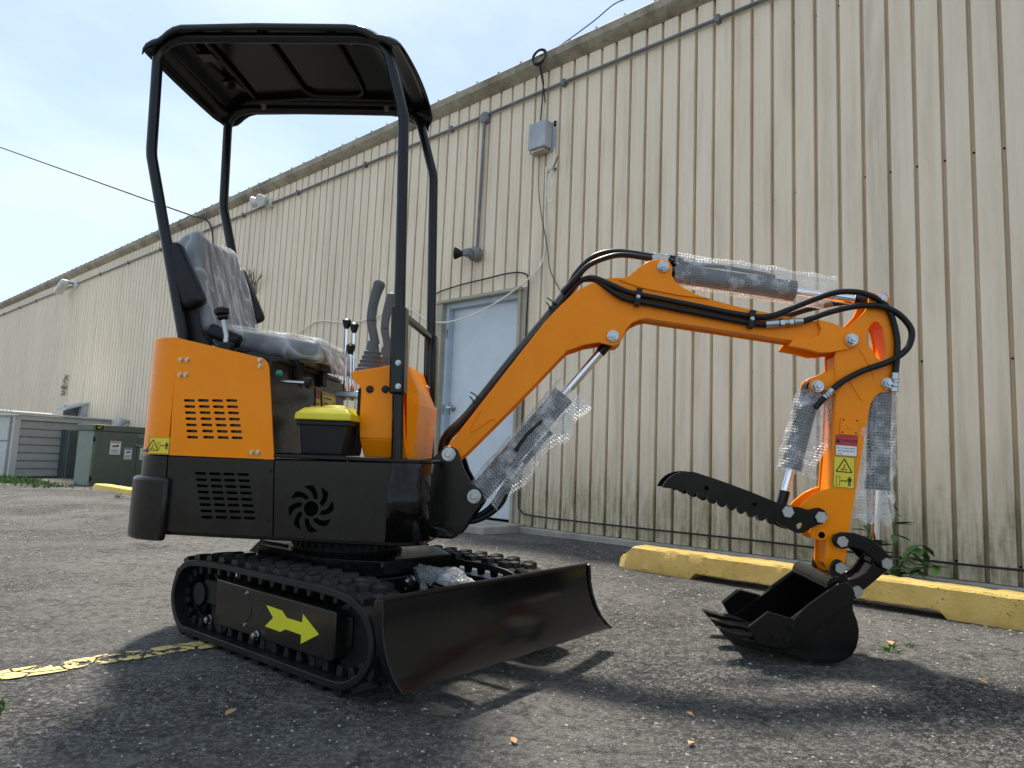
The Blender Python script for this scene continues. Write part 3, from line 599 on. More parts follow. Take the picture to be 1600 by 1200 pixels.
# door set back in its opening
dr = MB().box(-5.335, -4.36, 0.10, 0.145, 0.13, 2.275).build('door', 'door_paint', bld, 0.003)
MB().lathe([(0, 0.034), (0.008, 0.034), (0.012, 0.012), (0.045, 0.012), (0.055, 0.026), (0.072, 0.030), (0.088, 0.022), (0.092, 0.008)], (-5.275, 0.10, 1.215), (0, -1, 0), 20).build('door_knob', 'zinc', dr)
MB().box(-5.338, -5.325, 0.094, 0.102, 1.15, 1.28).build('latch_plate', 'zinc', dr)
fr = MB()
fr.box(-5.395, -5.335, 0.03, 0.16, 0.118, 2.33); fr.box(-4.36, -4.325, 0.03, 0.16, 0.118, 2.33); fr.box(-5.335, -4.36, 0.03, 0.16, 2.275, 2.33)
fr.box(-5.362, -5.335, 0.018, 0.03, 0.118, 2.30)
fr.build('door_frame', 'door_frame', bld, 0.003)
for zz in (0.45, 1.2, 2.0): MB().box(-5.352, -5.338, 0.010, 0.018, zz-0.05, zz+0.05).build('strike_plate', 'gray_conduit', bld)
tr = MB()
tr.box(-5.4825, -5.395, -0.028, 0.20, 0.118, 2.36); tr.box(-4.325, -4.290, -0.028, 0.20, 0.118, 2.36); tr.box(-4.290, -4.2325, -0.004, 0.05, 0.118, 2.36)
tr.build('door_trim', 'trim_tan', bld, 0.003)
MB().box(-5.50, -4.28, -0.045, 0.20, 2.33, 2.362).build('drip_cap', 'trim_tan', bld, 0.004)

# ---- conduit and fittings fixed to the wall: wall-aligned things
def wthing(name, label, cat, x=0.0, y=0.0, z=0.0, group=None):
    e = empty(name, wall_pt(x, y, z), WALL_YAW); tag(e, label, cat, group); return e
cd = wthing('electrical_conduit', 'grey conduit running along the wall just below the gutter', 'conduit')
P = [(x, -0.028+0.004*noise.noise(Vector((x, 0, 0))), 4.288+0.014*noise.noise(Vector((x*0.45, 2, 0)))) for x in [XL+0.4*i for i in range(int((XR-XL)/0.4))]]
MB().tube(P, 0.016, 8).build('pipe', 'gray_conduit', cd)
for x in [-24+1.55*i for i in range(16)]: MB().box(x-0.018, x+0.018, -0.05, 0.0, 4.255, 4.32).build('pipe_strap', 'gray_conduit', cd, 0.004)
MB().lathe([(0, 0.062), (0.05, 0.062), (0.058, 0.052), (0.062, 0.02)], (-4.885, 0.0, 4.255), (0, -1, 0), 20).build('junction_box', 'gray_conduit', cd)
vp = MB().tube([(-4.885, -0.032, 4.22), (-4.895, -0.032, 3.5), (-4.905, -0.032, 2.85)], 0.017, 8).build('drop_pipe', 'gray_conduit', cd)
wl = wthing('security_lamp', 'dark twin-head security lamp above the blue-grey door', 'lamp', -4.905, 0.0, 2.76)
MB().lathe([(0, 0.05), (0.02, 0.075), (0.09, 0.075), (0.11, 0.06), (0.13, 0.03)], (0, 0, 0.02), (0, -1, 0), 18).build('housing', 'gray_conduit', wl)
MB().tube([(-0.04, -0.08, 0.03), (-0.10, -0.10, 0.04), (-0.13, -0.11, 0.03)], 0.014, 8).build('arm', 'gray_conduit', wl)
MB().lathe([(0, 0.024), (0.04, 0.03), (0.10, 0.062), (0.115, 0.062), (0.108, 0.05)], (-0.10, -0.10, 0.03), (-0.75, -0.55, 0.05), 18).build('lamp_head', 'black_plastic', wl)
MB().box(-0.045, 0.045, -0.20, -0.125, -0.03, 0.05).build('lamp_head', 'gray_conduit', wl, 0.015)
for (x, z, lab) in ((-9.35, 4.36, 'white twin flood lamp on the wall behind the rear canopy post'), (-17.85, 4.33, 'white slanted flood lamp high on the far left wall')):
    f = wthing('flood_lamp', lab, 'lamp', x, 0.0, z, 'white flood lamps on the wall')
    MB().lathe([(0, 0.07), (0.04, 0.08), (0.08, 0.06)], (0.10, 0, -0.06), (0, -1, 0), 16).build('base', 'lamp_white', f)
    if x > -12:
        MB().lathe([(0, 0.04), (0.05, 0.065), (0.13, 0.09), (0.145, 0.08)], (0.08, -0.07, -0.02), (0.25, -0.9, -0.35), 20).build('lamp_head', 'lamp_white', f)
        MB().lathe([(0, 0.03), (0.05, 0.055), (0.12, 0.085), (0.135, 0.075)], (-0.10, -0.07, 0.0), (-0.85, -0.6, -0.1), 20).build('lamp_head', 'lamp_white', f)
    else:
        M_ = Matrix.Translation(Vector((-0.20, -0.22, -0.08))) @ Matrix.Rotation(radians(-20), 4, 'Y')
        MB().box(-0.36, 0.20, -0.09, 0.09, -0.06, 0.06, M_).build('lamp_head', 'lamp_white', f, 0.03)
        MB().tube([(0.10, -0.05, -0.05), (0.0, -0.16, -0.03)], 0.025, 8).build('arm', 'gray_conduit', f)
ub = wthing('utility_box', 'weathered grey utility box hung high on the tan wall', 'utility box', -4.08, 0.0, 3.66)
MB().box(-0.115, 0.10, -0.12, -0.012, 0.01, 0.275).build('case', 'box_grey', ub, 0.012)
MB().box(-0.120, 0.145, -0.012, 0.0, -0.01, 0.285).build('back_plate', 'box_grey', ub, 0.002)
MB().box(-0.10, 0.07, -0.11, -0.03, -0.022, 0.0).build('cable_gland_plate', 'trim_tan', ub, 0.004)
MB().cyl((-0.06, -0.10, -0.03), (-0.06, -0.10, 0.0), 0.012, 10).build('screw', 'zinc', ub)
for zz in (0.24, 0.27): MB().cyl((0.13, -0.022, zz), (0.13, -0.012, zz), 0.012, 10).build('screw', 'dark_inside', ub)
def wire(name, label, pts, r, mat, k=6, group=None, children=()):
    P = [wall_pt(*p) for p in pts]; o = P[0].copy()
    w = MB().tube([q-o for q in catmull(P, k)], r, 6).build(name, mat, None, loc=o); tag(w, label, 'cable', group); return w
wire('cable', 'black cable loop around the door head and along the wall foot', [(-5.55, -0.02, 0.5), (-5.56, -0.02, 2.30), (-5.52, -0.035, 2.44), (-5.15, -0.04, 2.49), (-4.75, -0.04, 2.505), (-4.45, -0.04, 2.515), (-4.26, -0.03, 2.49), (-4.205, -0.02, 2.40), (-4.215, -0.015, 2.0), (-4.222, -0.015, 0.9), (-4.225, -0.015, 0.36), (-4.19, -0.02, 0.24), (-4.0, -0.03, 0.205), (-3.0, -0.03, 0.20), (-2.0, -0.03, 0.203), (-1.0, -0.03, 0.195), (0.2, -0.03, 0.205), (2.5, -0.03, 0.20)], 0.0075, 'wire_black')
wire('cable', 'thin white cable sagging across the top of the blue-grey door', [(-4.04, -0.015, 3.50), (-4.035, -0.015, 3.0), (-4.037, -0.02, 2.585), (-4.26, -0.07, 2.36), (-4.76, -0.09, 2.16), (-5.22, -0.08, 2.105), (-5.6, -0.04, 2.17), (-6.05, -0.02, 2.375), (-6.6, -0.03, 2.30), (-7.12, -0.03, 2.30), (-7.78, -0.02, 2.385), (-8.3, -0.03, 2.26), (-9.4, -0.02, 2.2)], 0.0085, 'wire_white')
wire('cable', 'thin dark drop wire hanging slack under the utility box', [(-4.13, -0.02, 3.66), (-4.10, -0.03, 3.2), (-3.98, -0.03, 2.7), (-3.9, -0.03, 2.4), (-3.55, -0.03, 1.95), (-3.35, -0.03, 1.85), (-3.15, -0.03, 1.90), (-2.72, -0.015, 2.12)], 0.004, 'wire_black')
wire('cable', 'white cable loop dangling beside the utility box', [(-3.94, -0.02, 3.66), (-3.935, -0.03, 3.50), (-3.96, -0.05, 3.42), (-3.985, -0.05, 3.25), (-3.955, -0.06, 3.12), (-3.925, -0.05, 3.16), (-3.95, -0.04, 3.36)], 0.006, 'wire_white')
kn = wthing('cable_clamp', 'small metal cable clamp on the wall below the utility box', 'clamp', -3.94, 0.0, 3.46)
MB().cyl((0, 0, 0), (0, -0.06, 0), 0.018, 10).build('hub', 'zinc', kn); MB().tube([(-0.05, -0.04, -0.04), (0, -0.05, 0), (0.03, -0.05, 0.02), (0.06, -0.04, 0.10)], 0.006, 6).build('wire_tail', 'wire_black', kn)
cl = MB()
for t in range(3): cl.tube([(0.075*(1+0.08*t)*cos(a)+0.01*t, -0.10-0.012*t, 0.075*(1-0.05*t)*sin(a)) for a in [2*pi*i/20 for i in range(20)]], 0.007, 6, closed=True)
cl.tube([(0.03, -0.11, -0.06), (0.035, -0.06, -0.25), (0.0, -0.03, -0.42), (-0.02, -0.02, -0.62)], 0.007, 6); cl.tube([(0.01, -0.11, -0.06), (0.025, -0.06, -0.25), (0.04, -0.03, -0.44)], 0.007, 6)
o = cl.build('cable', 'wire_black', None, loc=wall_pt(-4.11, 0, 4.60), rot=(0, 0, WALL_YAW)); tag(o, 'coiled black cable hanging from the gutter above the utility box', 'cable')
wire('cable', 'thin black wire curling over the roof edge above the utility box', [(-4.11, -0.10, 4.62), (-3.9, -0.02, 4.70), (-3.55, 0.0, 4.80), (-3.3, 0.05, 4.92), (-3.0, 0.1, 4.86), (-2.6, 0.3, 4.80)], 0.006, 'wire_black')
# overhead service wire coming in from the left
e1 = wall_pt(-11.35, -0.10, 4.45); o = e1.copy()
P0 = wall_pt(-11.75, -0.12, 4.62); P1 = Vector((-12.861, 16.354, 7.851)); P = [P0+(P1-P0)*t for t in (3.2, 2.0, 1.0, 0.5, 0.02)]+[wall_pt(-11.35, -0.08, 4.50), wall_pt(-11.06, -0.05, 4.28), wall_pt(-10.95, -0.03, 3.9)]
w = MB().tube([q-o for q in catmull(P, 8)], 0.014, 6).build('service_wire', 'wire_black', None, loc=o); tag(w, 'black overhead service wire reaching the wall from the upper left', 'cable')

# ---- wheel stops
def wheel_stop(label, x0, x1, yc, zb, hgt, notch, seed):
    L_ = x1-x0; e = empty('wheel_stop', wall_pt(x0, yc, zb), WALL_YAW); tag(e, label, 'wheel stop', 'yellow concrete wheel stops')
    n = 150; m = MB(); prof = [(-0.095, 0.0), (-0.098, 0.02), (-0.092, 0.085), (-0.084, 0.138), (-0.072, 0.15), (0.072, 0.15), (0.084, 0.138), (0.092, 0.085), (0.098, 0.02), (0.095, 0.0)]
    for i in range(n+1):
        t = i/n; x = L_*t; en = min(x, L_-x); hs = min(1.0, 0.45+en/0.10*0.55); ws = min(1.0, 0.80+en/0.05*0.20)
        for a, b in prof:
            zz = b*hgt/0.15*hs; yy = a*ws
            d = 0.004*noise.noise(Vector((x*9+seed, a*30, b*30)))+0.003*noise.noise(Vector((x*30+seed, a*80, b*80))); d -= 0.014*max(0, noise.noise(Vector((x*13+seed*3, a*22, b*22)))-0.42)*2 if b > 0.08 else 0
            if b < 0.001:
                for n0, n1 in notch:
                    if n0 < x < n1: zz = 0.034*min(1, (x-n0)/0.02, (n1-x)/0.02)+0.004*noise.noise(Vector((x*25, a*9, 0)))
            elif b < 0.03:
                for n0, n1 in notch:
                    if n0 < x < n1: zz = max(zz, 0.040*min(1, (x-n0)/0.02, (n1-x)/0.02))
            m.v.append((x, yy+d*(1 if a > 0 else -1), zz+(d if b > 0.1 else 0)))
    q = len(prof); m.f = [(i*q+k, i*q+(k+1) % q, (i+1)*q+(k+1) % q, (i+1)*q+k) for i in range(n) for k in range(q)]
    m.f += [tuple(range(q)), tuple(n*q+k for k in range(q))[::-1]]
    m.build('block', 'yellow_concrete', e, ang=24)
    return e
wheel_stop('long yellow concrete wheel stop lying behind the bucket', -2.43, 0.12, -1.02, 0.050, 0.145, [(0.50, 1.78)], 1)
wheel_stop('short-looking yellow wheel stop in front of the green cabinet', -11.08, -9.1, -1.32, -0.005, 0.13, [(0.45, 0.85), (1.2, 1.5)], 9)

# ---- cabinet, side cabinet, shed at the far left
def place(p, yaw, name, label, cat): e = empty(name, p, yaw); tag(e, label, cat); return e
cy = atan2(11.75-10.64, -5.86+6.385)                       # front face runs away to the right
cab = place((-6.385, 10.641, 0), cy, 'transformer_cabinet', 'olive green electrical cabinet numbered 47 behind the excavator', 'cabinet')
MB().box(0.0, 1.5, 0.0, 0.36, -0.02, 0.885).build('case', 'cabinet_lit', cab, 0.006)
MB().box(-0.02, 1.52, -0.025, 0.38, 0.887, 0.985).build('lid', 'cabinet_green', cab, 0.01)
MB().box(0.03, 0.735, -0.022, -0.002, 0.03, 0.875).build('door', 'cabinet_green', cab, 0.004)
d2 = MB().box(0.755, 1.47, -0.022, -0.002, 0.03, 0.82).build('door', 'cabinet_green', cab, 0.004)
for zz in (0.12, 0.72): MB().box(0.006, 0.028, -0.02, 0.0, zz, zz+0.07).build('hinge', 'black_matte', cab)
MB().tube([(0.70, -0.035, 0.70), (0.74, -0.05, 0.68), (1.1, -0.05, 0.68)], 0.014, 8).build('latch_bar', 'cabinet_lit', cab)
MB().box(0.86, 0.96, -0.06, -0.022, 0.38, 0.43).build('padlock_guard', 'cabinet_green', cab, 0.006); MB().cyl((0.91, -0.05, 0.30), (0.91, -0.05, 0.38), 0.016, 10).build('padlock', 'gray_conduit', cab)
def small_sign(a0, a1, b0, b1, orange=True):
    sh = Sheet((0, -0.0235, 0), (1, 0, 0), (0, 0, 1)); w = MB(); k = MB(); q = MB()
    sh.rect(w, a0, a1, b0, b1, 0.0); hh = b1-b0; ww = a1-a0
    sh.rect(q, a0+ww*0.06, a1-ww*0.06, b1-hh*0.14, b1-hh*0.04, 0.0015)
    sh.poly(k, [(a0+ww*(0.18+0.15*x), b0+hh*(0.62+0.11*z)) for x, z in ((0, 0), (1, 1), (2, 0.2), (2.6, 1), (3.8, 1.2), (4.3, 0.2), (3, -0.7), (2.2, -0.2), (1, -0.8))], 0.0015)
    for r in range(4): sh.rect(k, a0+ww*0.12, a1-ww*(0.12+0.1*(r % 2)), b0+hh*(0.10+0.08*r), b0+hh*(0.125+0.08*r), 0.0015)
    s = w.build('warning_label', 'sticker_white', cab, smooth=False); q.build('band', 'sticker_orange' if orange else 'ink_blue', s, smooth=False); k.build('print', 'ink_blue', s, smooth=False)
small_sign(0.275, 0.455, 0.53, 0.74); small_sign(0.525, 0.655, 0.46, 0.64, False); small_sign(0.80, 0.98, 0.46, 0.68)
sh = Sheet((0, -0.0265, 0), (1, 0, 0), (0, 0, 1)); w = MB(); k = MB(); sh.rect(w, 0.015, 0.135, 0.905, 0.98, 0.0); sh.text(k, '47', 0.075, 0.075, 0.942, 0.002)
nb = w.build('number_plate', 'black_matte', cab, smooth=False); k.build('numerals', 'sticker_yellow', nb, smooth=False)
sc = place((-8.04, 12.61, 0), cy, 'side_cabinet', 'dark slate metal cabinet between the shed and the green cabinet', 'cabinet')
MB().box(0.0, 0.62, 0.0, 0.25, 0.02, 0.92).build('case', 'cabinet_dark', sc, 0.012)
MB().box(0.03, 0.04, -0.008, 0.0, 0.03, 0.91).build('seam', 'cabinet_lit', sc); MB().cyl((0.34, -0.03, 0.91), (0.34, 0.03, 0.91), 0.045, 14).build('lifting_lug', 'cabinet_dark', sc)
sy = radians(66)
shd = place((-8.535, 11.93, 0), sy, 'shed', 'low grey shed with horizontal siding and white roof edge', 'shed')
SL = 3.6; SW = 2.6; SH = 1.14
MB().box(0.02, SL, 0.02, SW, 0.06, SH-0.02).build('frame', 'shed_siding', shd)
nb_ = 7
for i in range(nb_):
    z0 = 0.075+i*(SH-0.17)/nb_; z1 = z0+(SH-0.17)/nb_-0.018
    m = MB(); m.add([(0.10, 0.0, z0), (SL-0.02, 0.0, z0), (SL-0.02, 0.014, z1), (0.10, 0.014, z1), (0.10, 0.03, z0), (SL-0.02, 0.03, z0), (SL-0.02, 0.03, z1), (0.10, 0.03, z1)], [(0, 1, 2, 3), (7, 6, 5, 4), (0, 4, 5, 1), (1, 5, 6, 2), (2, 6, 7, 3), (3, 7, 4, 0)])
    o = m.build('siding_board', 'shed_siding', shd); o.location.y = -0.012
MB().box(-0.012, 0.10, -0.02, 0.02, 0.0, SH-0.03).build('corner_post', 'shed_white', shd, 0.006)
MB().box(-0.012, 0.02, 0.12, 1.30, 0.02, 0.66).build('door', 'shed_white', shd, 0.006); MB().box(-0.012, 0.02, 0.12, 1.30, 0.68, SH-0.06).build('door', 'shed_white', shd, 0.006)
MB().box(0.0, 0.02, 1.32, SW, 0.0, SH-0.06).build('wall', 'shed_white', shd)
MB().box(0.06, SL, -0.03, 0.0, SH-0.09, SH-0.005).build('fascia', 'shed_white', shd, 0.004)
m = MB(); m.add([(-0.08, -0.08, SH), (SL+0.1, -0.08, SH), (SL+0.1, SW, SH+0.10), (-0.08, SW, SH+0.10), (-0.08, -0.08, SH+0.035), (SL+0.1, -0.08, SH+0.035), (SL+0.1, SW, SH+0.135), (-0.08, SW, SH+0.135)], [(0, 3, 2, 1), (4, 5, 6, 7), (0, 1, 5, 4), (1, 2, 6, 5), (2, 3, 7, 6), (3, 0, 4, 7)])
rf = m.build('roof', 'shed_white', shd, 0.004)
m = MB()
for i in range(26): m.cyl((-0.10, -0.02+0.10*i, SH+0.030+0.0038*i), (0.6, -0.02+0.10*i, SH+0.030+0.0038*i), 0.030, 8)
m.build('roof_corrugation', 'shed_white', rf)
for (x, z, lab) in ((-16.45, 1.40, 'grey metal hood vent on the wall above the shed roof'),):
    h = wthing('hood_vent', lab, 'vent', x, 0, z)
    m = MB(); m.add([(-0.3, 0, 0.14), (0.3, 0, 0.14), (0.3, -0.42, -0.02), (-0.3, -0.42, -0.02), (-0.3, 0, 0.10), (0.3, 0, 0.10), (0.3, -0.42, -0.06), (-0.3, -0.42, -0.06)], [(0, 1, 2, 3), (7, 6, 5, 4), (0, 4, 5, 1), (1, 5, 6, 2), (2, 6, 7, 3), (3, 7, 4, 0)]); m.build('hood', 'box_grey', h)
    MB().box(-0.28, -0.24, -0.30, 0, -0.25, 0.06).build('bracket', 'box_grey', h); MB().box(0.10, 0.26, -0.12, 0, -0.28, 0.10).build('duct', 'box_grey', h)
pe = wthing('pipe_elbow', 'grey pipe elbow on the wall behind the green cabinet', 'pipe', -13.9, 0, 1.0)
MB().tube(catmull([(-1.2, -0.35, -0.06), (-0.55, -0.35, -0.06), (-0.25, -0.30, -0.05), (-0.08, -0.15, 0.03), (0.0, -0.08, 0.12)], 5), 0.055, 12).build('pipe', 'box_grey', pe); MB().tube([(0.0, -0.085, 0.11), (0.01, -0.075, 0.16)], 0.08, 12).build('collar', 'box_grey', pe)

# ---- plants
def leaf_mb(m, o, d, up, ln, wd, rnd):
    d = d.normalized(); s = d.cross(up).normalized(); u = s.cross(d)
    pts = [(0, 0, 0), (0.3, 0.42, 0.05), (0.62, 0.40, 0.02), (1.0, 0.0, -0.12)]
    vs = [o]+[o+d*ln*a+s*wd*b+u*ln*c for a, b, c in pts[1:3]]+[o+d*ln+u*ln*-0.12]+[o+d*ln*a-s*wd*b+u*ln*c for a, b, c in pts[2:0:-1]]
    vs += [o+d*ln*0.3-u*ln*0.03, o+d*ln*0.62-u*ln*0.05]
    m.add(vs, [(0, 6, 1), (1, 6, 7, 2), (2, 7, 3), (0, 5, 6), (5, 4, 7, 6), (4, 3, 7)])
rnd = random.Random(11)
pl = wthing('leafy_weed', 'green leafy weed growing at the wall behind the bucket arm', 'plant', -1.10, -0.13, 0.04)
stems = [[(0, 0, 0), (0.015, 0.03, 0.30), (-0.02, 0.05, 0.62), (0.02, 0.07, 1.0)], [(0, 0, 0), (0.08, -0.03, 0.16), (0.17, -0.05, 0.26)], [(0.0, 0, 0), (-0.08, -0.02, 0.18), (-0.14, 0.02, 0.34)], [(0, 0, 0), (0.10, -0.05, 0.10), (0.26, -0.08, 0.15)]]
for st in stems:
    P = catmull(st, 5); MB().tube(P, [0.008*(1-0.6*i/len(P)) for i in range(len(P))], 6).build('stem', 'stem_green', pl)
    for i in range(2, len(P)):
        if st is stems[0] and (i < 4 or i > 9): continue
        for q in range(2 if st is stems[0] else 2):
            a = rnd.uniform(0, 6.28); d = Vector((cos(a)*0.9, sin(a)*0.6-0.3, rnd.uniform(-0.5, 0.25))); m = MB(); ln = rnd.uniform(0.07, 0.13)
            leaf_mb(m, P[i].copy(), d, Vector((0, 0, 1)), ln, ln*0.55, rnd); m.build('leaf', 'leaf_green', pl, ang=80)
m = MB(); m.lathe([(0, 0.005), (0.008, 0.012), (0.02, 0.004)], (-0.06, -0.14, 0.12), (0, 0, 1), 8); m.build('flower', 'red_petal', pl)
tw = wthing('dry_weed', 'dry wispy weed sprouting from the wall beside the seat', 'plant', -9.5, 0.0, 2.95)
for i in range(9):
    a = rnd.uniform(-0.7, 0.9); ln = rnd.uniform(0.18, 0.42); P = [Vector((0, 0, 0)), Vector((sin(a)*ln*0.5, -0.06, cos(a)*ln*0.5)), Vector((sin(a)*ln*1.1, -0.09, cos(a)*ln*0.85+rnd.uniform(-.05, .05)))]
    m = MB(); m.tube(catmull(P, 4), 0.006, 5)
    for q in range(5): m.tube([P[2]+Vector((rnd.uniform(-.06, .06), 0, rnd.uniform(-.06, .06))), P[1]+(P[2]-P[1])*rnd.random()], 0.004, 4)
    m.build('stalk', 'dry_twig', tw)
t2 = wthing('clinging_vine', 'small patch of dry vine clinging to the far left wall', 'plant', -17.8, 0.0, 1.95)
m = MB()
for i in range(40):
    a = rnd.uniform(-0.14, 0.14); b = rnd.uniform(-0.22, 0.25); leaf_mb(m, Vector((a+b*0.25, -0.02, b)), Vector((rnd.uniform(-1, 1), -0.4, rnd.uniform(-1, 1))), Vector((0, -1, 0.2)), 0.08, 0.05, rnd)
m.build('foliage', 'dry_twig', t2, smooth=False)
gr = MB()
for i in range(2600):
    t = rnd.random(); base = Vector((-9.9, 12.3, 0)).lerp(Vector((-6.15, 9.95, 0)), t)+Vector((rnd.gauss(0, 0.16), rnd.gauss(0, 0.22), 0))
    if t > 0.84 and rnd.random() < 0.6: continue
    cl_ = 0.5+0.5*noise.noise(Vector((base.x*2.2, base.y*2.2, 0))); h = rnd.uniform(0.03, 0.08)+0.14*max(0, cl_-0.35)*rnd.random()*1.5; a = rnd.uniform(0, 6.28)
    tip = base+Vector((cos(a)*h*0.5, sin(a)*h*0.5, h)); s = Vector((-sin(a), cos(a), 0))*rnd.uniform(0.004, 0.013)
    gr.add([base-s, base+s, (base+tip)*0.5+s*1.3+Vector((0, 0, h*0.12)), tip, (base+tip)*0.5-s*1.3+Vector((0, 0, h*0.12))], [(0, 1, 2, 3, 4)])
tag(link('grass', gr.mesh('grass', 80, False), 'leaf_green'), 'green weeds and grass along the foot of the shed', 'grass', kind='stuff')
def weed(x, y, h, n, lab):
    z = gz(x, y); e = empty('small_weed', (x, y, z)); tag(e, lab, 'plant', 'small weeds in the asphalt'); m = MB()
    for i in range(n):
        a = rnd.uniform(0, 6.28); leaf_mb(m, Vector((rnd.gauss(0, .012), rnd.gauss(0, .012), 0)), Vector((cos(a), sin(a), rnd.uniform(0.3, 1.6))), Vector((0, 0, 1)), h*rnd.uniform(.5, 1.1), h*0.16, rnd)
    m.build('foliage', 'leaf_green', e, smooth=False)
def gpt(u, v):                                # where a sight line from the camera spot meets the lot
    q = _r2*((u-800)/1079.0) + _u2*(-(v-600)/1079.0) + _f; t = -CAM_H/q.z; x, y = q.x*t, q.y*t
    for _ in range(4):
        t = (gz(x, y)-CAM_H)/q.z; x, y = q.x*t, q.y*t
    return x, y
for (u, v, h, n, lab) in ((1388, 1018, 0.045, 22, 'tiny green weed in the asphalt right of the bucket'), (1200, 838, 0.0, 0, ''), (1425, 1012, 0.03, 14, 'sparse pale weed in the asphalt right of the bucket'), (185, 778, 0.07, 16, 'small weed in front of the far wheel stop'), (2, 1112, 0.05, 10, 'green weed at the left edge below the yellow line')):
    if n: weed(*gpt(u, v), h, n, lab)
for (u, v, s, lab) in ((1083, 1163, 0.020, 'orange-brown fallen leaf near the bottom centre of the lot'), (351, 1122, 0.026, 'curled brown leaf below the left track'), (1396, 1011, 0.030, 'pale brown leaf right of the bucket'), (1082, 1122, 0.016, 'small tan leaf on the shaded asphalt'), (805, 1166, 0.020, 'yellowish leaf at the bottom edge left of centre'), (1543, 1072, 0.02, 'tan leaf near the right edge'), (1120, 902, 0.03, 'white paper scrap beside the wheel stop')):
    x, y = gpt(u, v); m = MB(); a = rnd.uniform(0, 6.28); leaf_mb(m, Vector((0, 0, 0.004)), Vector((cos(a), sin(a), 0.25)), Vector((0, 0, 1)), s*1.6, s, rnd)
    o = m.build('fallen_leaf' if 'scrap' not in lab else 'paper_scrap', 'dead_leaf' if 'scrap' not in lab else 'sticker_white', None, ang=80, loc=(x, y, gz(x, y)+0.003)); tag(o, lab, 'leaf' if 'scrap' not in lab else 'litter', 'fallen leaves on the lot' if 'scrap' not in lab else None)
# ---------------------------------------------------------------- the mini excavator: x forward, y to its far side, z up; origin on the ground under the slew ring
UY = -0.0937; TY = -0.6721
EX = empty('mini_excavator', (-0.624, 2.792, 0), UY)
tag(EX, 'orange and black mini excavator with canopy, bucket and thumb, cylinders in bubble wrap', 'excavator')
TR = (0, 0, TY-UY)                                   # the undercarriage points another way than the house above it
def U(mb, name, mat, bevel=0.0, parent=None, **k): return mb.build(name, mat, parent or EX, bevel, **k)
def T(mb, name, mat, bevel=0.0, parent=None, **k):
    return mb.build(name, mat, parent or EX, bevel, rot=None if parent else TR, **k)

# ---- undercarriage -----------------------------------------------------------------------------
loop = [(-0.30, 0.0), (-0.372, 0.004), (-0.440, 0.055), (-0.474, 0.135), (-0.450, 0.225), (-0.400, 0.275), (-0.320, 0.300), (-0.14, 0.312), (0.10, 0.314), (0.35, 0.316), (0.515, 0.314), (0.610, 0.300), (0.682, 0.262), (0.724, 0.195), (0.722, 0.120), (0.672, 0.050), (0.600, 0.010), (0.521, 0.0), (0.30, 0.0), (0.10, 0.0), (-0.10, 0.0)]
path = [Vector((p.x, p.y)) for p in catmull([(a, b, 0) for a, b in loop], 8, True)]
# even spacing
def resample(P, n):
    d = [0]; 
    for i in range(len(P)): d.append(d[-1]+(P[(i+1) % len(P)]-P[i]).length)
    out = []; j = 0
    for k in range(n):
        s = d[-1]*k/n
        while d[j+1] < s: j += 1
        t = (s-d[j])/(d[j+1]-d[j]); out.append(P[j].lerp(P[(j+1) % len(P)], t))
    return out
NP = 160; RP = resample(path, NP)
def frame2(i):
    t = (RP[(i+1) % NP]-RP[i-1]).normalized(); return t, Vector((-t.y, t.x))      # loop runs clockwise seen from the side: normal below points outwards or in
ctr = sum(RP, Vector((0, 0)))/NP
LUG = MB()
for (x0, x1, y0, y1) in ((-0.019, 0.017, 0.010, 0.056), (-0.004, 0.030, 0.050, 0.090)):
    LUG.add([(x0-0.004, y0, -0.004), (x1+0.004, y0, -0.004), (x1+0.004, y1, -0.004), (x0-0.004, y1, -0.004), (x0+0.003, y0, 0.020), (x1-0.003, y0, 0.020), (x1-0.003, y1-0.003, 0.020), (x0+0.003, y1-0.003, 0.020)], [(0, 3, 2, 1), (4, 5, 6, 7), (0, 1, 5, 4), (1, 2, 6, 5), (2, 3, 7, 6), (3, 0, 4, 7)])
for q in range(5): LUG.box(-0.013+0.0055*q, -0.0105+0.0055*q, 0.013, 0.052, 0.020, 0.0212)
LUGM = LUG.mesh('lug', 30)
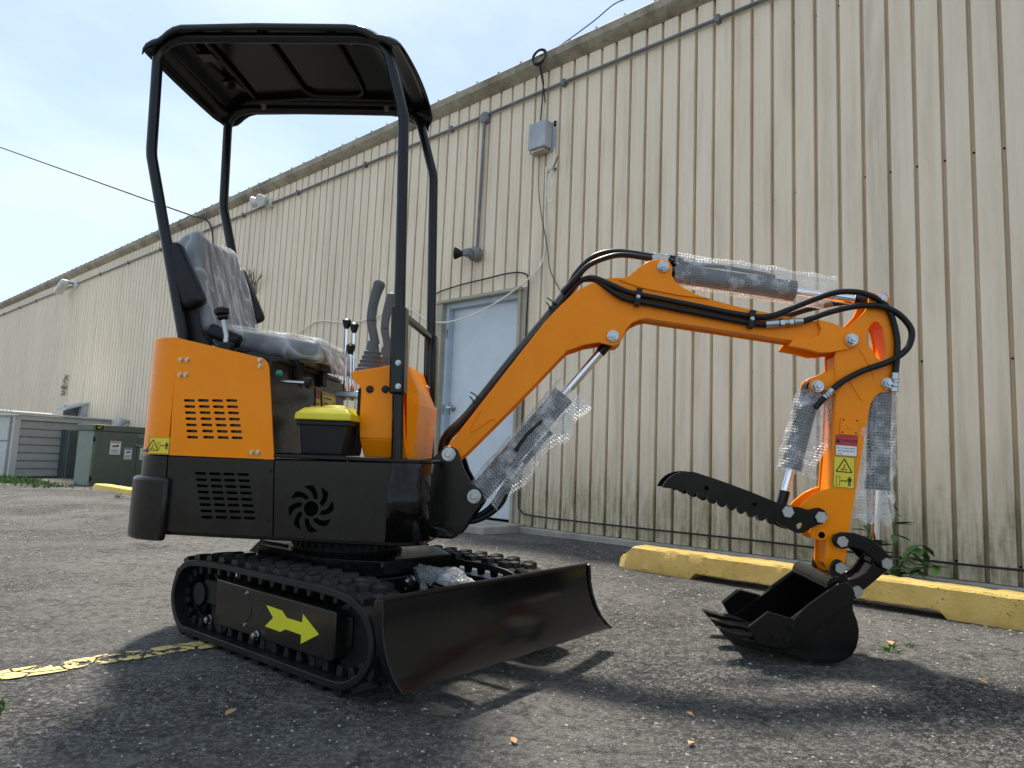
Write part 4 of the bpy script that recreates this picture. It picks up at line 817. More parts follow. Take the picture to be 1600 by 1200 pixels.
for side in (-1, 1):
    ya, yb = (-0.4625, -0.2825) if side < 0 else (0.2825, 0.4625)
    m = MB()
    for i in range(NP):
        t, nn = frame2(i)
        if nn.dot(RP[i]-ctr) < 0: nn = -nn
        o_ = RP[i]-nn*0.017; q_ = RP[i]-nn*0.040
        m.v += [(o_.x, ya, o_.y), (o_.x, yb, o_.y), (q_.x, yb, q_.y), (q_.x, ya, q_.y)]
    for i in range(NP):
        j = (i+1) % NP
        for k in range(4): m.f.append((i*4+k, i*4+(k+1) % 4, j*4+(k+1) % 4, j*4+k))
    yc = (ya+yb)/2
    for i in range(0, NP, 4):                        # drive teeth on the inner face
        t, nn = frame2(i)
        if nn.dot(RP[i]-ctr) < 0: nn = -nn
        for yy in (-0.038, 0.038):
            a = RP[i]-nn*0.040; b_ = RP[i]-nn*0.072
            for (w0, w1) in ((0.016, 0.009),):
                vs = []
                for P_, w_ in ((a, w0), (b_, w1)):
                    for sx in (-1, 1):
                        for dy in (-0.012, 0.012): vs.append((P_.x+t.x*sx*w_, yc+yy+dy, P_.y+t.y*sx*w_))
                m.add(vs, [(0, 1, 3, 2), (4, 6, 7, 5), (0, 4, 5, 1), (2, 3, 7, 6), (0, 2, 6, 4), (1, 5, 7, 3)])
    trk = T(m, 'rubber_track', 'track_rubber', 0.003, ang=40)
    for i in range(0, NP, 5):
        for row in (0, 1):
            ii = (i+2*row) % NP; t, nn = frame2(ii)
            if nn.dot(RP[ii]-ctr) < 0: nn = -nn
            X = Vector((t.x, 0, t.y)); Z = Vector((nn.x, 0, nn.y)); Y = Z.cross(X)
            outer = (row == 0)
            if not outer: Y = -Y; X = X
            s_ = 1 if (Y.y > 0) else -1
            edge = (ya+0.001 if s_ > 0 else yb-0.001)
            lg = link('lug', LUGM, 'lug_rubber', trk); o_ = RP[ii]-nn*0.0195
            lg.matrix_local = frame_m((o_.x, edge, o_.y), X, Y, Z)
    # sprocket, idler, rollers
    yo = -0.42 if side < 0 else 0.42; yi = yc
    sp = MB()
    for (r0, r1, y0, y1) in ((0.085, 0.102, yi-0.028, yi+0.028),):
        prof = [(0, r1), (y1-y0, r1), (y1-y0, r0), (0, r0)]
        n = 40; 
        for h, r in prof: sp.v += [(-0.315+r*cos(2*pi*k/n), y0+h, 0.157+r*sin(2*pi*k/n)) for k in range(n)]
        sp.f += [(a*n+k, a*n+(k+1) % n, ((a+1) % 4)*n+(k+1) % n, ((a+1) % 4)*n+k) for a in range(4) for k in range(n)]
    for k in range(6):
        a = 2*pi*k/6; M_ = Matrix.Translation(Vector((-0.315, yi, 0.157))) @ Matrix.Rotation(-a, 4, 'Y'); sp.box(0.025, 0.09, -0.012, 0.012, -0.013, 0.013, M_)
    for k in range(12):
        a = 2*pi*(k+0.5)/12; M_ = Matrix.Translation(Vector((-0.315, yi, 0.157))) @ Matrix.Rotation(-a, 4, 'Y'); sp.box(0.098, 0.125, -0.02, 0.02, -0.013, 0.013, M_)
    sp.cyl((-0.315, yi-0.055, 0.157), (-0.315, yi+0.06, 0.157), 0.042, 24)
    T(sp, 'drive_sprocket', 'black_matte', 0.002)
    idl = MB().lathe([(-0.035, 0.05), (-0.035, 0.108), (-0.012, 0.112), (0.012, 0.112), (0.035, 0.108), (0.035, 0.05)], (0.575, yi, 0.160), (0, 1, 0), 36); T(idl, 'idler_wheel', 'black_matte')
    for rx in (-0.165, 0.135, 0.40):
        rl = T(MB().lathe([(-0.045, 0.025), (-0.045, 0.052), (-0.020, 0.052), (-0.016, 0.040), (0.016, 0.040), (0.020, 0.052), (0.045, 0.052), (0.045, 0.025)], (rx, yi, 0.092), (0, 1, 0), 28), 'track_roller', 'black_matte')
    # frame beam and its side cover
    T(MB().box(-0.30, 0.56, yi-0.045, yi+0.045, 0.125, 0.215), 'track_frame', 'black_matte', 0.006)
    y0, y1 = (-0.455, -0.345) if side < 0 else (0.345, 0.455)
    cv = MB(); cv.prism([(-0.149, 0.238), (0.530, 0.231), (0.534, 0.100), (0.515, 0.086), (-0.140, 0.082)], y0, y1)
    cover = T(cv, 'track_cover', 'black_panel', 0.005)
    yf = -0.455 if side < 0 else 0.455
    bax = '-y' if side < 0 else '+y'
    for bx, bz in ((0.053, 0.217), (0.057, 0.113)): bolt(bx, yf, bz, 0.006, cover, ax=bax)
    rn = MB(); rn.tube([(0.012+0.075*cos(a), yf, 0.165+0.056*sin(a)) for a in [pi/2*0.9-pi*0.9*i/12 for i in range(13)]], 0.0018, 6); T(rn, 'inspection_seam', 'black_gloss', parent=cover)
    for bx in (-0.165, 0.135): bolt(bx, yf-0.004 if side < 0 else yf+0.004, 0.094, 0.0115, cover, h=0.014, ax=bax)
ar = MB(); ar.prism(PTS['arrow'], -0.4565, -0.4555); T(ar, 'direction_arrow', 'arrow_yellow')
# centre frame
cf = MB(); cf.prism([(-0.36, -0.20), (-0.22, -0.30), (0.26, -0.30), (0.42, -0.20), (0.42, 0.20), (0.26, 0.30), (-0.22, 0.30), (-0.36, 0.20)], 0.150, 0.285, axis='z')
cf.box(-0.20, -0.08, -0.36, 0.36, 0.13, 0.21); cf.box(0.18, 0.30, -0.36, 0.36, 0.13, 0.21)
cfo = T(cf, 'centre_frame', 'black_gloss', 0.006)
tp = MB(); tp.prism([(-0.30, -0.16), (-0.20, -0.27), (0.24, -0.27), (0.40, -0.17), (0.40, 0.17), (0.24, 0.27), (-0.20, 0.27), (-0.30, 0.16)], 0.287, 0.338, axis='z'); T(tp, 'deck_plate', 'black_gloss', 0.004, parent=cfo)
wg = MB(); wg.prism([(-0.36, 0.29), (-0.10, 0.29), (-0.10, 0.345), (-0.28, 0.345)], 0.20, 0.212); wg.prism([(-0.36, 0.29), (-0.10, 0.29), (-0.10, 0.345), (-0.28, 0.345)], -0.212, -0.20); T(wg, 'gusset', 'black_gloss', 0.003, parent=cfo)
U(MB().lathe([(0, 0.205), (0.030, 0.205), (0.032, 0.190), (0.058, 0.190)], (0, 0, 0.338), (0, 0, 1), 48), 'slew_ring', 'black_matte')
sb_ = MB()
for k in range(40): M_ = Matrix.Rotation(2*pi*k/40, 4, 'Z'); sb_.box(0.203, 0.214, -0.007, 0.007, 0.346, 0.366, M_)
U(sb_, 'ring_teeth', 'black_matte')
# blade: curved mouldboard, end plates, arms, cylinder
prof = [(0.795, 0.312), (0.797, 0.280), (0.802, 0.245), (0.812, 0.208), (0.828, 0.170), (0.851, 0.136), (0.880, 0.110), (0.902, 0.100)]
back = [(a-0.013, b-0.004) for a, b in prof]
bl = MB(); bl.prism(prof[::-1]+back, -0.512, 0.512); blade = T(bl, 'dozer_blade', 'black_gloss', 0.002, ang=50)
for ye in (-0.522, 0.512):
    ep = MB(); ep.prism([(0.768, 0.305), (0.776, 0.314), (0.802, 0.316), (0.806, 0.300), (0.810, 0.250), (0.820, 0.210), (0.838, 0.168), (0.862, 0.132), (0.892, 0.108), (0.908, 0.100), (0.900, 0.094), (0.868, 0.098), (0.820, 0.140), (0.785, 0.210), (0.772, 0.265)], ye, ye+0.010); T(ep, 'end_plate', 'black_gloss', 0.003, parent=blade)
T(MB().tube([(0.788, -0.512, 0.312), (0.788, 0.512, 0.312)], 0.009, 12), 'top_rail', 'black_gloss', parent=blade)
ba = MB()
for yy in (-0.19, 0.19): ba.prism([(0.30, 0.235), (0.30, 0.165), (0.50, 0.145), (0.80, 0.13), (0.81, 0.22), (0.50, 0.225)], yy-0.03, yy+0.03)
ba.box(0.55, 0.62, -0.19, 0.19, 0.15, 0.21); T(ba, 'push_arm', 'black_gloss', 0.004, parent=blade)
bc = T(MB().cyl((0.42, 0.0, 0.262), (0.60, 0.0, 0.232), 0.034, 20), 'blade_cylinder', 'black_gloss'); T(MB().cyl((0.60, 0, 0.232), (0.79, 0, 0.20), 0.015, 14), 'rod', 'chrome', parent=bc)
br = MB()
for yy in (-0.05, 0.04): br.prism([(0.38, 0.30), (0.37, 0.22), (0.45, 0.22), (0.46, 0.26), (0.43, 0.305)], yy, yy+0.012)
T(br, 'cylinder_bracket', 'black_gloss', 0.003)
bb = bolt(0.42, -0.052, 0.262, 0.020, cfo, h=0.020)
hs = MB().tube(catmull([(0.10, -0.10, 0.24), (0.24, -0.11, 0.235), (0.36, -0.085, 0.232), (0.43, -0.06, 0.24)], 5), 0.011, 8); T(hs, 'blade_hose', 'hose_rubber'); T(MB().cyl((0.36, -0.085, 0.232), (0.42, -0.064, 0.239), 0.013, 10), 'hose_fitting', 'zinc')
def wrap(name, p0, p1, r, seed, parent=None, mat='bubble_wrap', flap=None, flap_len=0.04, ext=(0.02, 0.04), n=40, mlen=44, lump=0.12, taper=None, rot=None, ragged=0.02):
    p0 = Vector(p0); p1 = Vector(p1); ax = (p1-p0).normalized(); ref = Vector((0, 1, 0)); N = (ref-ax*ref.dot(ax)).normalized(); B = ax.cross(N)
    L_ = (p1-p0).length; m = MB()
    for i in range(mlen+1):
        s = -ext[0]+(L_+ext[0]+ext[1])*i/mlen
        for k in range(n):
            a = 2*pi*k/n; dv = N*cos(a)+B*sin(a)
            q = Vector((s*16, cos(a)*1.3, sin(a)*1.3+seed*7.7)); rr = r*(1+lump*noise.noise(q)+lump*0.7*noise.noise(q*2.7)+lump*0.35*noise.noise(q*6))
            if taper: rr *= taper(i/mlen)
            if flap:
                fd = Vector(flap[0]).normalized(); c_ = max(0, dv.dot(fd)); w = c_**5*flap_len*(0.7+0.5*noise.noise(Vector((s*9, seed, 1))))*(flap[1] if len(flap) > 1 else 1.0); rr += w
            ds = 0.0
            if i in (0, mlen): ds = ragged*noise.noise(Vector((a*2.2, seed, i)))+ragged*0.6*noise.noise(Vector((a*7, seed, i)))
            m.v.append(p0+ax*(s+ds)+dv*rr)
    m.f = [(i*n+k, i*n+(k+1) % n, (i+1)*n+(k+1) % n, (i+1)*n+k) for i in range(mlen) for k in range(n)]
    me = m.mesh(name, 70); uvl = me.uv_layers.new(name='UVMap'); tot = L_+ext[0]+ext[1]
    for pi_, pol in enumerate(me.polygons):
        i_, k_ = divmod(pi_, n)
        for li, (a_, b_) in zip(pol.loop_indices, ((i_, k_), (i_, k_+1), (i_+1, k_+1), (i_+1, k_))): uvl.data[li].uv = (tot*a_/mlen, 2*pi*r*1.15*b_/n)
    return link(name, me, mat, parent, None, rot)
w_ = wrap('bubble_wrap', (0.41, 0.0, 0.268), (0.63, 0.03, 0.262), 0.050, 3.3, bc, lump=0.22, taper=lambda t: 1.0 if t < 0.6 else 1.0-0.55*(t-0.6)/0.4, ext=(0.0, 0.02))

# ---- house: black lower body -------------------------------------------------------------------
def plan(inset=0.0, xf=0.375, yn=0.39):
    r = 0.15; pts = []
    y = yn-inset
    for a in [pi/2*i/8 for i in range(9)]: pts.append((-0.555-(r-inset)*sin(a), -(y)+(r-inset)*(1-cos(a))))
    pts += [(-0.735+inset, -0.12), (-0.745+inset, 0.0), (-0.735+inset, 0.12)]
    for a in [pi/2*(1-i/8) for i in range(9)]: pts.append((-0.555-(r-inset)*sin(a), y-(r-inset)*(1-cos(a))))
    for a in [pi/2*i/6 for i in range(7)]: pts.append((0.255+(0.12-inset)*sin(a), y-(0.12-inset)*(1-cos(a))))
    for a in [pi/2*(1-i/6) for i in range(7)]: pts.append((0.255+(0.12-inset)*sin(a), -y+(0.12-inset)*(1-cos(a))))
    return pts
m = MB(); m.prism(plan(0.012), 0.42, 0.655, axis='z'); U(m, 'body_core', 'dark_inside')  # blackened filler close behind the slots; interior shade put into its colour
m = MB(); m.prism(plan(0.004), 0.392, 0.420, axis='z'); U(m, 'floor_pan', 'black_gloss', 0.004)
# front skirt (from the seam forwards, round the nose), with the fan cut-out on the near side
def slot(cx, cz, w, h): 
    r = h/2; return [(cx-w/2+r+r*cos(a), cz+r*sin(a)) for a in [pi/2+pi*i/5 for i in range(6)]]+[(cx+w/2-r+r*cos(a), cz+r*sin(a)) for a in [-pi/2+pi*i/5 for i in range(6)]]
fan = []
FC = (-0.010, 0.506); FR = 0.081
for k in range(8):
    a0 = 2*pi*k/8+0.25; lp = []
    for t in range(6): rr = FR*(0.45+0.55*t/5); a = a0+0.55*(t/5)**1.2; lp.append((FC[0]+rr*cos(a), FC[1]+rr*sin(a)))
    for t in range(5, -1, -1): rr = FR*(0.45+0.55*t/5); a = a0+0.42+0.60*(t/5)**1.6-(0.10 if t == 5 else 0); lp.append((FC[0]+rr*cos(a), FC[1]+rr*sin(a)))
    fan.append(lp)
fan.append(circ(FC[0], FC[1], 0.026, 16))
m = MB(); m.prism([(-0.135, 0.405), (0.255, 0.407), (0.255, 0.672), (-0.152, 0.666)], -0.392, -0.385, fan); U(m, 'skirt_panel', 'black_panel', 0.0)
m = MB(); m.prism([(-0.135, 0.405), (0.255, 0.407), (0.255, 0.672), (-0.152, 0.666)], 0.385, 0.392); U(m, 'skirt_panel', 'black_panel', 0.0)
nose = []
for sgn in (-1, 1):
    arc = [(0.255+0.122*sin(a), sgn*(0.392-0.122*(1-cos(a)))) for a in [pi/2*i/10 for i in range(11)]]
    nose.append(arc+[(0.377, sgn*0.13)])
for arc in nose:
    m = MB(); n = len(arc); m.v = [(a, b, 0.407) for a, b in arc]+[(a, b, 0.674) for a, b in arc]
    m.f = [(i, i+1, n+i+1, n+i) for i in range(n-1)]; o = U(m, 'nose_panel', 'black_gloss', ang=50); sd = o.modifiers.new('sheet', 'SOLIDIFY'); sd.thickness = 0.005; sd.offset = 0
U(MB().box(0.30, 0.374, -0.30, 0.30, 0.425, 0.66), 'front_bulkhead', 'black_gloss', 0.004)
dk = MB(); dk.prism([p for p in plan(-0.004)], 0.674, 0.688, axis='z'); U(dk, 'deck', 'black_gloss', 0.004)
# near-side door below, with slots
V2 = PTS['vents2']; V1 = PTS['vents1']
def slots(V, rows, w, h):
    out = []
    for r in range(rows):
        for c in range(4):
            t = r/(rows-1); a = Vector(V[c]); b = Vector(V[4+c]); q = a.lerp(b, t); out.append(slot(q.x, q.y, w, h))
    return out
m = MB(); m.prism([(-0.530, 0.405), (-0.139, 0.405), (-0.156, 0.666), (-0.540, 0.664)], -0.394, -0.388, slots(V2, 8, 0.042, 0.0095)); sd_ = U(m, 'lower_door', 'black_panel')
for p in ((-0.165, 0.63), (-0.160, 0.46)): bolt(p[0], -0.394, p[1], 0.006, sd_, mat='black_panel')
m = MB(); m.prism([(-0.530, 0.405), (-0.139, 0.405), (-0.156, 0.666), (-0.540, 0.664)], 0.388, 0.394); U(m, 'lower_door', 'black_panel')
def corner_shell(name, mat, z0, z1, off, thick, x_end, bev=0.003):
    r = 0.15+off; arc = []
    arc.append((x_end, -0.39-off)); 
    for i in range(13): a = pi/2*i/12; arc.append((-0.555-r*sin(a), -0.39-off+r*(1-cos(a))))
    arc += [(-0.738-off, -0.12), (-0.748-off, 0), (-0.738-off, 0.12)]
    for i in range(12, -1, -1): a = pi/2*i/12; arc.append((-0.555-r*sin(a), 0.39+off-r*(1-cos(a))))
    arc.append((x_end, 0.39+off)); inn = [(a+0, b) for a, b in offset(arc+[(0.2, 0.39), (0.2, -0.39)], thick)[:len(arc)]]
    m = MB(); m.prism(arc+inn[::-1], z0, z1, axis='z'); return U(m, name, mat, bev, ang=40)
corner_shell('rear_skirt', 'black_panel', 0.41, 0.664, 0.002, 0.006, -0.545)
corner_shell('counterweight', 'black_panel', 0.372, 0.590, 0.026, 0.030, -0.522, 0.012)
hood = corner_shell('rear_hood', 'orange', 0.668, 1.089, 0.002, 0.006, -0.545)
m = MB(); m.prism([(-0.537, 0.668), (-0.155, 0.668), (-0.199, 0.990), (-0.206, 1.008), (-0.224, 1.022), (-0.549, 1.087)], -0.3945, -0.388, slots(V1, 7, 0.042, 0.0095)); eng = U(m, 'engine_door', 'orange', 0.0)
for p in ((-0.526, 1.007), (-0.502, 1.008), (-0.524, 0.953), (-0.502, 0.954), (-0.233, 1.014), (-0.231, 0.993), (-0.235, 0.689), (-0.213, 0.690)): bolt(p[0], -0.3945, p[1], 0.0078, eng, mat='brass_zinc')
m = MB(); m.prism([(-0.537, 0.668), (-0.155, 0.668), (-0.199, 0.990), (-0.206, 1.008), (-0.224, 1.022), (-0.549, 1.087)], 0.388, 0.3945); U(m, 'engine_door', 'orange')
m = MB(); m.prism([(-0.545, 0.69), (-0.180, 0.69), (-0.212, 1.000), (-0.235, 1.012), (-0.545, 1.050)], -0.380, 0.380); U(m, 'engine_bay', 'black_panel', 0.006)
U(MB().prism([(-0.178, 0.690), (-0.170, 0.690), (-0.196, 1.020), (-0.206, 1.020)], -0.386, 0.386), 'front_cover', 'black_panel', 0.002)
top = MB(); top.prism([(-0.60, 1.062), (-0.24, 1.018), (-0.186, 1.018), (-0.186, 1.036), (-0.25, 1.040), (-0.60, 1.080)], -0.33, 0.33); U(top, 'seat_plinth', 'black_plastic', 0.005)
for yy in (-0.20, 0.06): U(MB().box(-0.193, -0.172, yy, yy+0.05, 0.975, 1.044), 'hood_latch', 'black_matte', 0.004)
bolt(-0.178, -0.08, 0.965, 0.010, EX, ax='+x')
# pull handle, small green lamp, labels on the front cover
ph = U(MB().cyl((-0.180, -0.325, 0.948), (-0.085, -0.325, 0.946), 0.0055, 10), 'pull_rod', 'zinc'); U(MB().lathe([(0, 0.010), (0.006, 0.020), (0.022, 0.020), (0.028, 0.010)], (-0.092, -0.325, 0.946), (1, 0, 0), 8), 'knob', 'black_plastic', parent=ph)
U(MB().lathe([(0, 0.012), (0.014, 0.012), (0.02, 0.006)], (-0.182, -0.362, 0.972), (1, 0, 0.1), 12), 'indicator_lamp', 'green_bulb')
sx = Vector((0, 1, 0)); sz = Vector((-0.08, 0, 1)).normalized()
def cov(y, z): return Vector((-0.1675-(z-0.69)*0.0788, y, z))
sh = Sheet(cov(0.055, 0.85), sx, sz); a_ = MB(); r_ = MB(); k_ = MB(); sh.rect(a_, -0.026, 0.026, -0.10, 0.07, 0.001); sh.rect(r_, -0.026, 0.026, 0.072, 0.115, 0.001); 
for i in range(9): sh.rect(k_, -0.020, 0.018-0.006*(i % 3), -0.09+0.017*i, -0.085+0.017*i, 0.0018)
for i in range(3): sh.rect(k_, -0.02, 0.02, 0.080+0.01*i, 0.083+0.01*i, 0.0018)
s1 = U(a_, 'instruction_label', 'sticker_yellow', smooth=False); U(r_, 'band', 'sticker_red', parent=s1, smooth=False); U(k_, 'print', 'ink', parent=s1, smooth=False)
sh = Sheet(cov(0.185, 0.87), sx, sz); a_ = MB(); k_ = MB(); sh.rect(a_, -0.085, 0.085, -0.085, 0.085, 0.001)
for p, q in (((-0.078, -0.078), (0.078, -0.078)), ((0.078, -0.078), (0.078, 0.078)), ((0.078, 0.078), (-0.078, 0.078)), ((-0.078, 0.078), (-0.078, -0.078))): sh.line(k_, p, q, 0.003, 0.0018)
for i, ww in enumerate((0.09, 0.05, 0.06, 0.08, 0.05, 0.09)): sh.rect(k_, -0.065, -0.065+ww, -0.058+0.023*i, -0.052+0.023*i, 0.0018)
sh.rect(k_, 0.038, 0.062, -0.04, 0.035, 0.0018); sh.rect(k_, 0.044, 0.056, 0.035, 0.05, 0.0018)
s2 = U(a_, 'instruction_label', 'sticker_yellow', smooth=False); U(k_, 'print', 'ink', parent=s2, smooth=False)
warn_sticker(EX, (-0.578, -0.3935, 0.700), (1, 0.0, 0), (0, 0, 1), 0.078, 0.060, False)
# ---- seat --------------------------------------------------------------------------------------
bu = Vector((-0.29, 0, 0.957)).normalized(); bf = Vector((0.957, 0, 0.29)).normalized()
bo = Vector((-0.640, 0.0, 1.345))
seat = rounded_box('seat_backrest', 'seat_vinyl', EX, 0.10, 0.43, 0.46, 0.045, frame_m(bo, bf, (0, 1, 0), bu), 5, 0.004, 1, 1)
def shape_back(o, k=1.0):
    for v in o.data.vertices:
        d = v.co-bo; h = d.dot(bu); t = max(0, h/0.23); v.co.y *= 1-0.30*t**2.2; v.co += bf*(0.030*(d.y/0.215)**2-0.012)
shape_back(seat)
fl = rounded_box('dust_film', 'clear_film', seat, 0.112, 0.446, 0.474, 0.05, frame_m(bo+bu*0.002, bf, (0, 1, 0), bu), 5, 0.007, 5, 2); shape_back(fl)
su = Vector((0.13, 0, 0.99)).normalized(); sf = Vector((0.99, 0, -0.13)).normalized(); so = Vector((-0.305, 0.0, 1.105))
cush = rounded_box('seat_cushion', 'seat_vinyl', EX, 0.43, 0.43, 0.085, 0.038, frame_m(so, sf, (0, 1, 0), su), 5, 0.004, 3, 1)
f2 = rounded_box('dust_film', 'clear_film', cush, 0.452, 0.448, 0.104, 0.042, frame_m(so+su*0.003+sf*0.006, sf, (0, 1, 0), su), 5, 0.010, 8, 2)
fm = MB(); nn_ = 14
for i in range(nn_+1):
    for j in range(7):
        y = -0.215+0.43*i/nn_; t = j/6; p = so+sf*(0.21+0.075*t)+su*(0.03-0.115*t**1.3); p.y = y*(1-0.1*t); p += Vector((noise.noise(Vector((y*20, t*3, 0)))*0.022*t, 0, noise.noise(Vector((y*26, t*3, 5)))*0.024*t)); fm.v.append(p)
fm.f = [(i*7+j, (i+1)*7+j, (i+1)*7+j+1, i*7+j+1) for i in range(nn_) for j in range(6)]; U(fm, 'film_flap', 'clear_film', parent=cush, ang=80)
U(MB().prism([(-0.50, 1.080), (-0.10, 1.030), (-0.09, 1.046), (-0.12, 1.062), (-0.50, 1.108)], -0.19, 0.19), 'seat_pan', 'black_plastic', 0.008)
for sgn in (-1, 1):
    yy = sgn*0.262
    if sgn < 0: au = Vector((-0.36, 0, 0.933)); ac = Vector((-0.628, yy, 1.350))
    else: au = Vector((-0.33, 0, 0.944)); ac = Vector((-0.640, yy, 1.395))
    au.normalize(); af = Vector((au.z, 0, -au.x))
    o = rounded_box('armrest', 'black_plastic', EX, 0.098, 0.060, 0.275, 0.028, frame_m(ac, af, (0, 1, 0), au), 5)
    for v in o.data.vertices:
        h = (v.co-ac).dot(au); v.co += af*(0.012*(-h/0.13)) - af*((v.co-ac).dot(af))*max(0, h/0.13)*0.22
    U(MB().prism([(-0.60, 1.07), (-0.47, 1.055), (-0.50, 1.085), (-0.545, 1.13), (-0.575, 1.24), (-0.625, 1.27), (-0.64, 1.24)], yy-0.012+sgn*-0.02, yy+0.012+sgn*-0.02), 'armrest_bracket', 'black_plastic', 0.005)
bolt(-0.622, -0.285, 1.205, 0.009, EX, mat='brass_zinc')
rounded_box('seat_hinge_cover', 'black_plastic', EX, 0.13, 0.06, 0.055, 0.018, frame_m((-0.455, -0.235, 1.125), (0.93, 0, -0.36), (0, 1, 0), (0.36, 0, 0.93)), 3)
rounded_box('seat_adjuster', 'black_plastic', EX, 0.10, 0.07, 0.03, 0.012, frame_m((-0.215, 0.27, 1.105), (1, 0, -0.15), (0, 1, 0), (0.15, 0, 1)), 3)
th = U(MB().tube([(-0.404, -0.325, 1.06), (-0.402, -0.325, 1.11), (-0.420, -0.325, 1.175)], 0.009, 10), 'throttle_lever', 'zinc')
kb = MB(); kb.lathe([(0, 0.010), (0.006, 0.020), (0.016, 0.020), (0.020, 0.012)], (-0.420, -0.325, 1.168), (-0.2, 0, 1), 14); kb.lathe([(0, 0.012), (0.004, 0.027), (0.022, 0.029), (0.030, 0.016)], (-0.425, -0.325, 1.186), (-0.2, 0, 1), 7); U(kb, 'star_knob', 'black_plastic', 0.003, parent=th)
U(MB().box(-0.425, -0.375, -0.345, -0.305, 1.04, 1.085), 'lever_base', 'black_plastic', 0.006, parent=th)
# ---- console, joysticks, levers ------------------------------------------------------------------
co = MB()
near = [(0.048, 1.000), (0.250, 1.038), (0.252, 0.918), (0.268, 0.762), (0.276, 0.689), (0.112, 0.689), (0.098, 0.756), (0.086, 0.950), (0.060, 0.972)]
shear = [(x-0.030*(1 if z > 0.9 else 0.6), z) for x, z in near]
upn = [(0.048, 1.000), (0.250, 1.038), (0.252, 0.918), (0.2685, 0.756), (0.0985, 0.756), (0.086, 0.950), (0.060, 0.972)]
co.prism(upn, -0.252, -0.236)
far = [(0.048, 1.000), (0.205, 1.040), (0.226, 0.945), (0.236, 0.756), (0.0985, 0.756), (0.086, 0.950), (0.060, 0.972)]
co.prism(far, 0.236, 0.252)
for sg, xf in ((-1, 0.2685), (1, 0.236)):
    co.add([(0.0985, sg*0.252, 0.756), (xf, sg*0.252, 0.756), (xf+0.006, sg*0.226, 0.689), (0.112, sg*0.226, 0.689), (0.0985, sg*0.236, 0.756), (xf, sg*0.236, 0.756), (xf+0.006, sg*0.21, 0.689), (0.112, sg*0.21, 0.689)], [(0, 1, 2, 3), (7, 6, 5, 4), (0, 4, 5, 1), (1, 5, 6, 2), (2, 6, 7, 3), (3, 7, 4, 0)])
core = [(0.064, 1.001), (0.205, 1.028), (0.224, 0.925), (0.232, 0.765), (0.232, 0.691), (0.120, 0.691), (0.106, 0.756), (0.094, 0.950)]
co.prism(core, -0.212, 0.212); co.prism([p for p in core if p[1] > 0.75], -0.236, 0.236)
cons = U(co, 'control_console', 'orange', 0.004)
fp = MB()     # folded front cover with a crease across it
fp.v = [(0.256, -0.252, 1.036), (0.214, 0.252, 1.052), (0.292, -0.18, 0.940), (0.262, 0.18, 0.955), (0.300, -0.19, 0.890), (0.290, 0.19, 0.895), (0.286, -0.185, 0.690), (0.280, 0.185, 0.690), (0.266, -0.252, 0.915), (0.232, 0.252, 0.945), (0.274, -0.228, 0.690), (0.243, 0.228, 0.690)]
fp.f = [(0, 2, 3, 1), (2, 4, 5, 3), (4, 6, 7, 5), (0, 8, 2), (8, 4, 2), (8, 10, 6, 4), (1, 3, 9), (3, 5, 9), (9, 5, 7, 11)]
U(fp, 'front_cover', 'orange', parent=cons, ang=8)
for px_, pz_ in ((0.127, 0.937), (0.185, 0.939)): U(MB().lathe([(0, 0.014), (0.004, 0.014), (0.006, 0.010)], (px_, -0.252, pz_), (0, -1, 0), 18), 'plug', 'black_plastic', parent=cons)
bolt(0.262, 0.10, 0.985, 0.008, EX, mat='brass_zinc', ax='+x')
U(MB().box(0.083, 0.094, -0.256, -0.20, 0.70, 0.94), 'edge_trim', 'black_matte', 0.003, parent=cons)
def joystick(x, y, z, lean, h=0.35):
    b = MB(); b.lathe([(0, 0.062), (0.016, 0.060), (0.018, 0.050), (0.032, 0.053), (0.034, 0.043), (0.048, 0.047), (0.050, 0.037), (0.066, 0.040), (0.068, 0.031), (0.082, 0.034), (0.086, 0.027), (0.125, 0.020), (0.128, 0.012)], (x, y, z), (lean*0.12, 0, 1), 20); o = U(b, 'joystick', 'grey_rubber', 0.002, ang=30)
    P = catmull([(x+0.010, y, z+0.115), (x-0.002, y, z+0.160), (x-0.012, y, z+0.200), (x-0.011, y, z+0.250), (x-0.002, y, z+0.305), (x+0.009, y, z+0.345), (x+0.014, y, z+0.366)], 10)
    rr_ = []
    for i in range(len(P)):
        t = i/(len(P)-1); e = (P[-1]-P[i]).length; r_ = 0.0172+0.010*t**3; R_ = 0.020; rr_.append(r_ if e > R_ else max(0.002, r_*sqrt(max(0, 1-(1-e/R_)**2))))
    U(MB().tube(P, rr_, 18), 'grip', 'grey_rubber', parent=o, ang=75)
    U(MB().tube([(x-0.0120, y, z+0.2045), (x-0.0120, y, z+0.2060)], 0.0192, 18), 'grip_joint', 'black_plastic', parent=o)
joystick(0.093, -0.14, 1.010, 0.0); joystick(0.062, 0.16, 1.035, 0.0, 0.34)
for (x, y, z1, lab) in ((-0.100, 0.10, 1.245, 'a'), (-0.066, 0.10, 1.228, 'b'), (-0.062, 0.06, 1.130, 'c')):
    l_ = U(MB().cyl((x+0.012, y, 0.92), (x, y, z1), 0.0068, 10), 'control_lever', 'chrome'); U(MB().lathe([(0, 0.008), (0.012, 0.014), (0.036, 0.020), (0.044, 0.012), (0.047, 0.004)], (x, y, z1-0.020), (0, 0, 1), 14), 'knob', 'black_plastic', parent=l_)
U(MB().box(-0.11, 0.05, 0.04, 0.16, 0.93, 0.955), 'lever_bracket', 'zinc', 0.003)
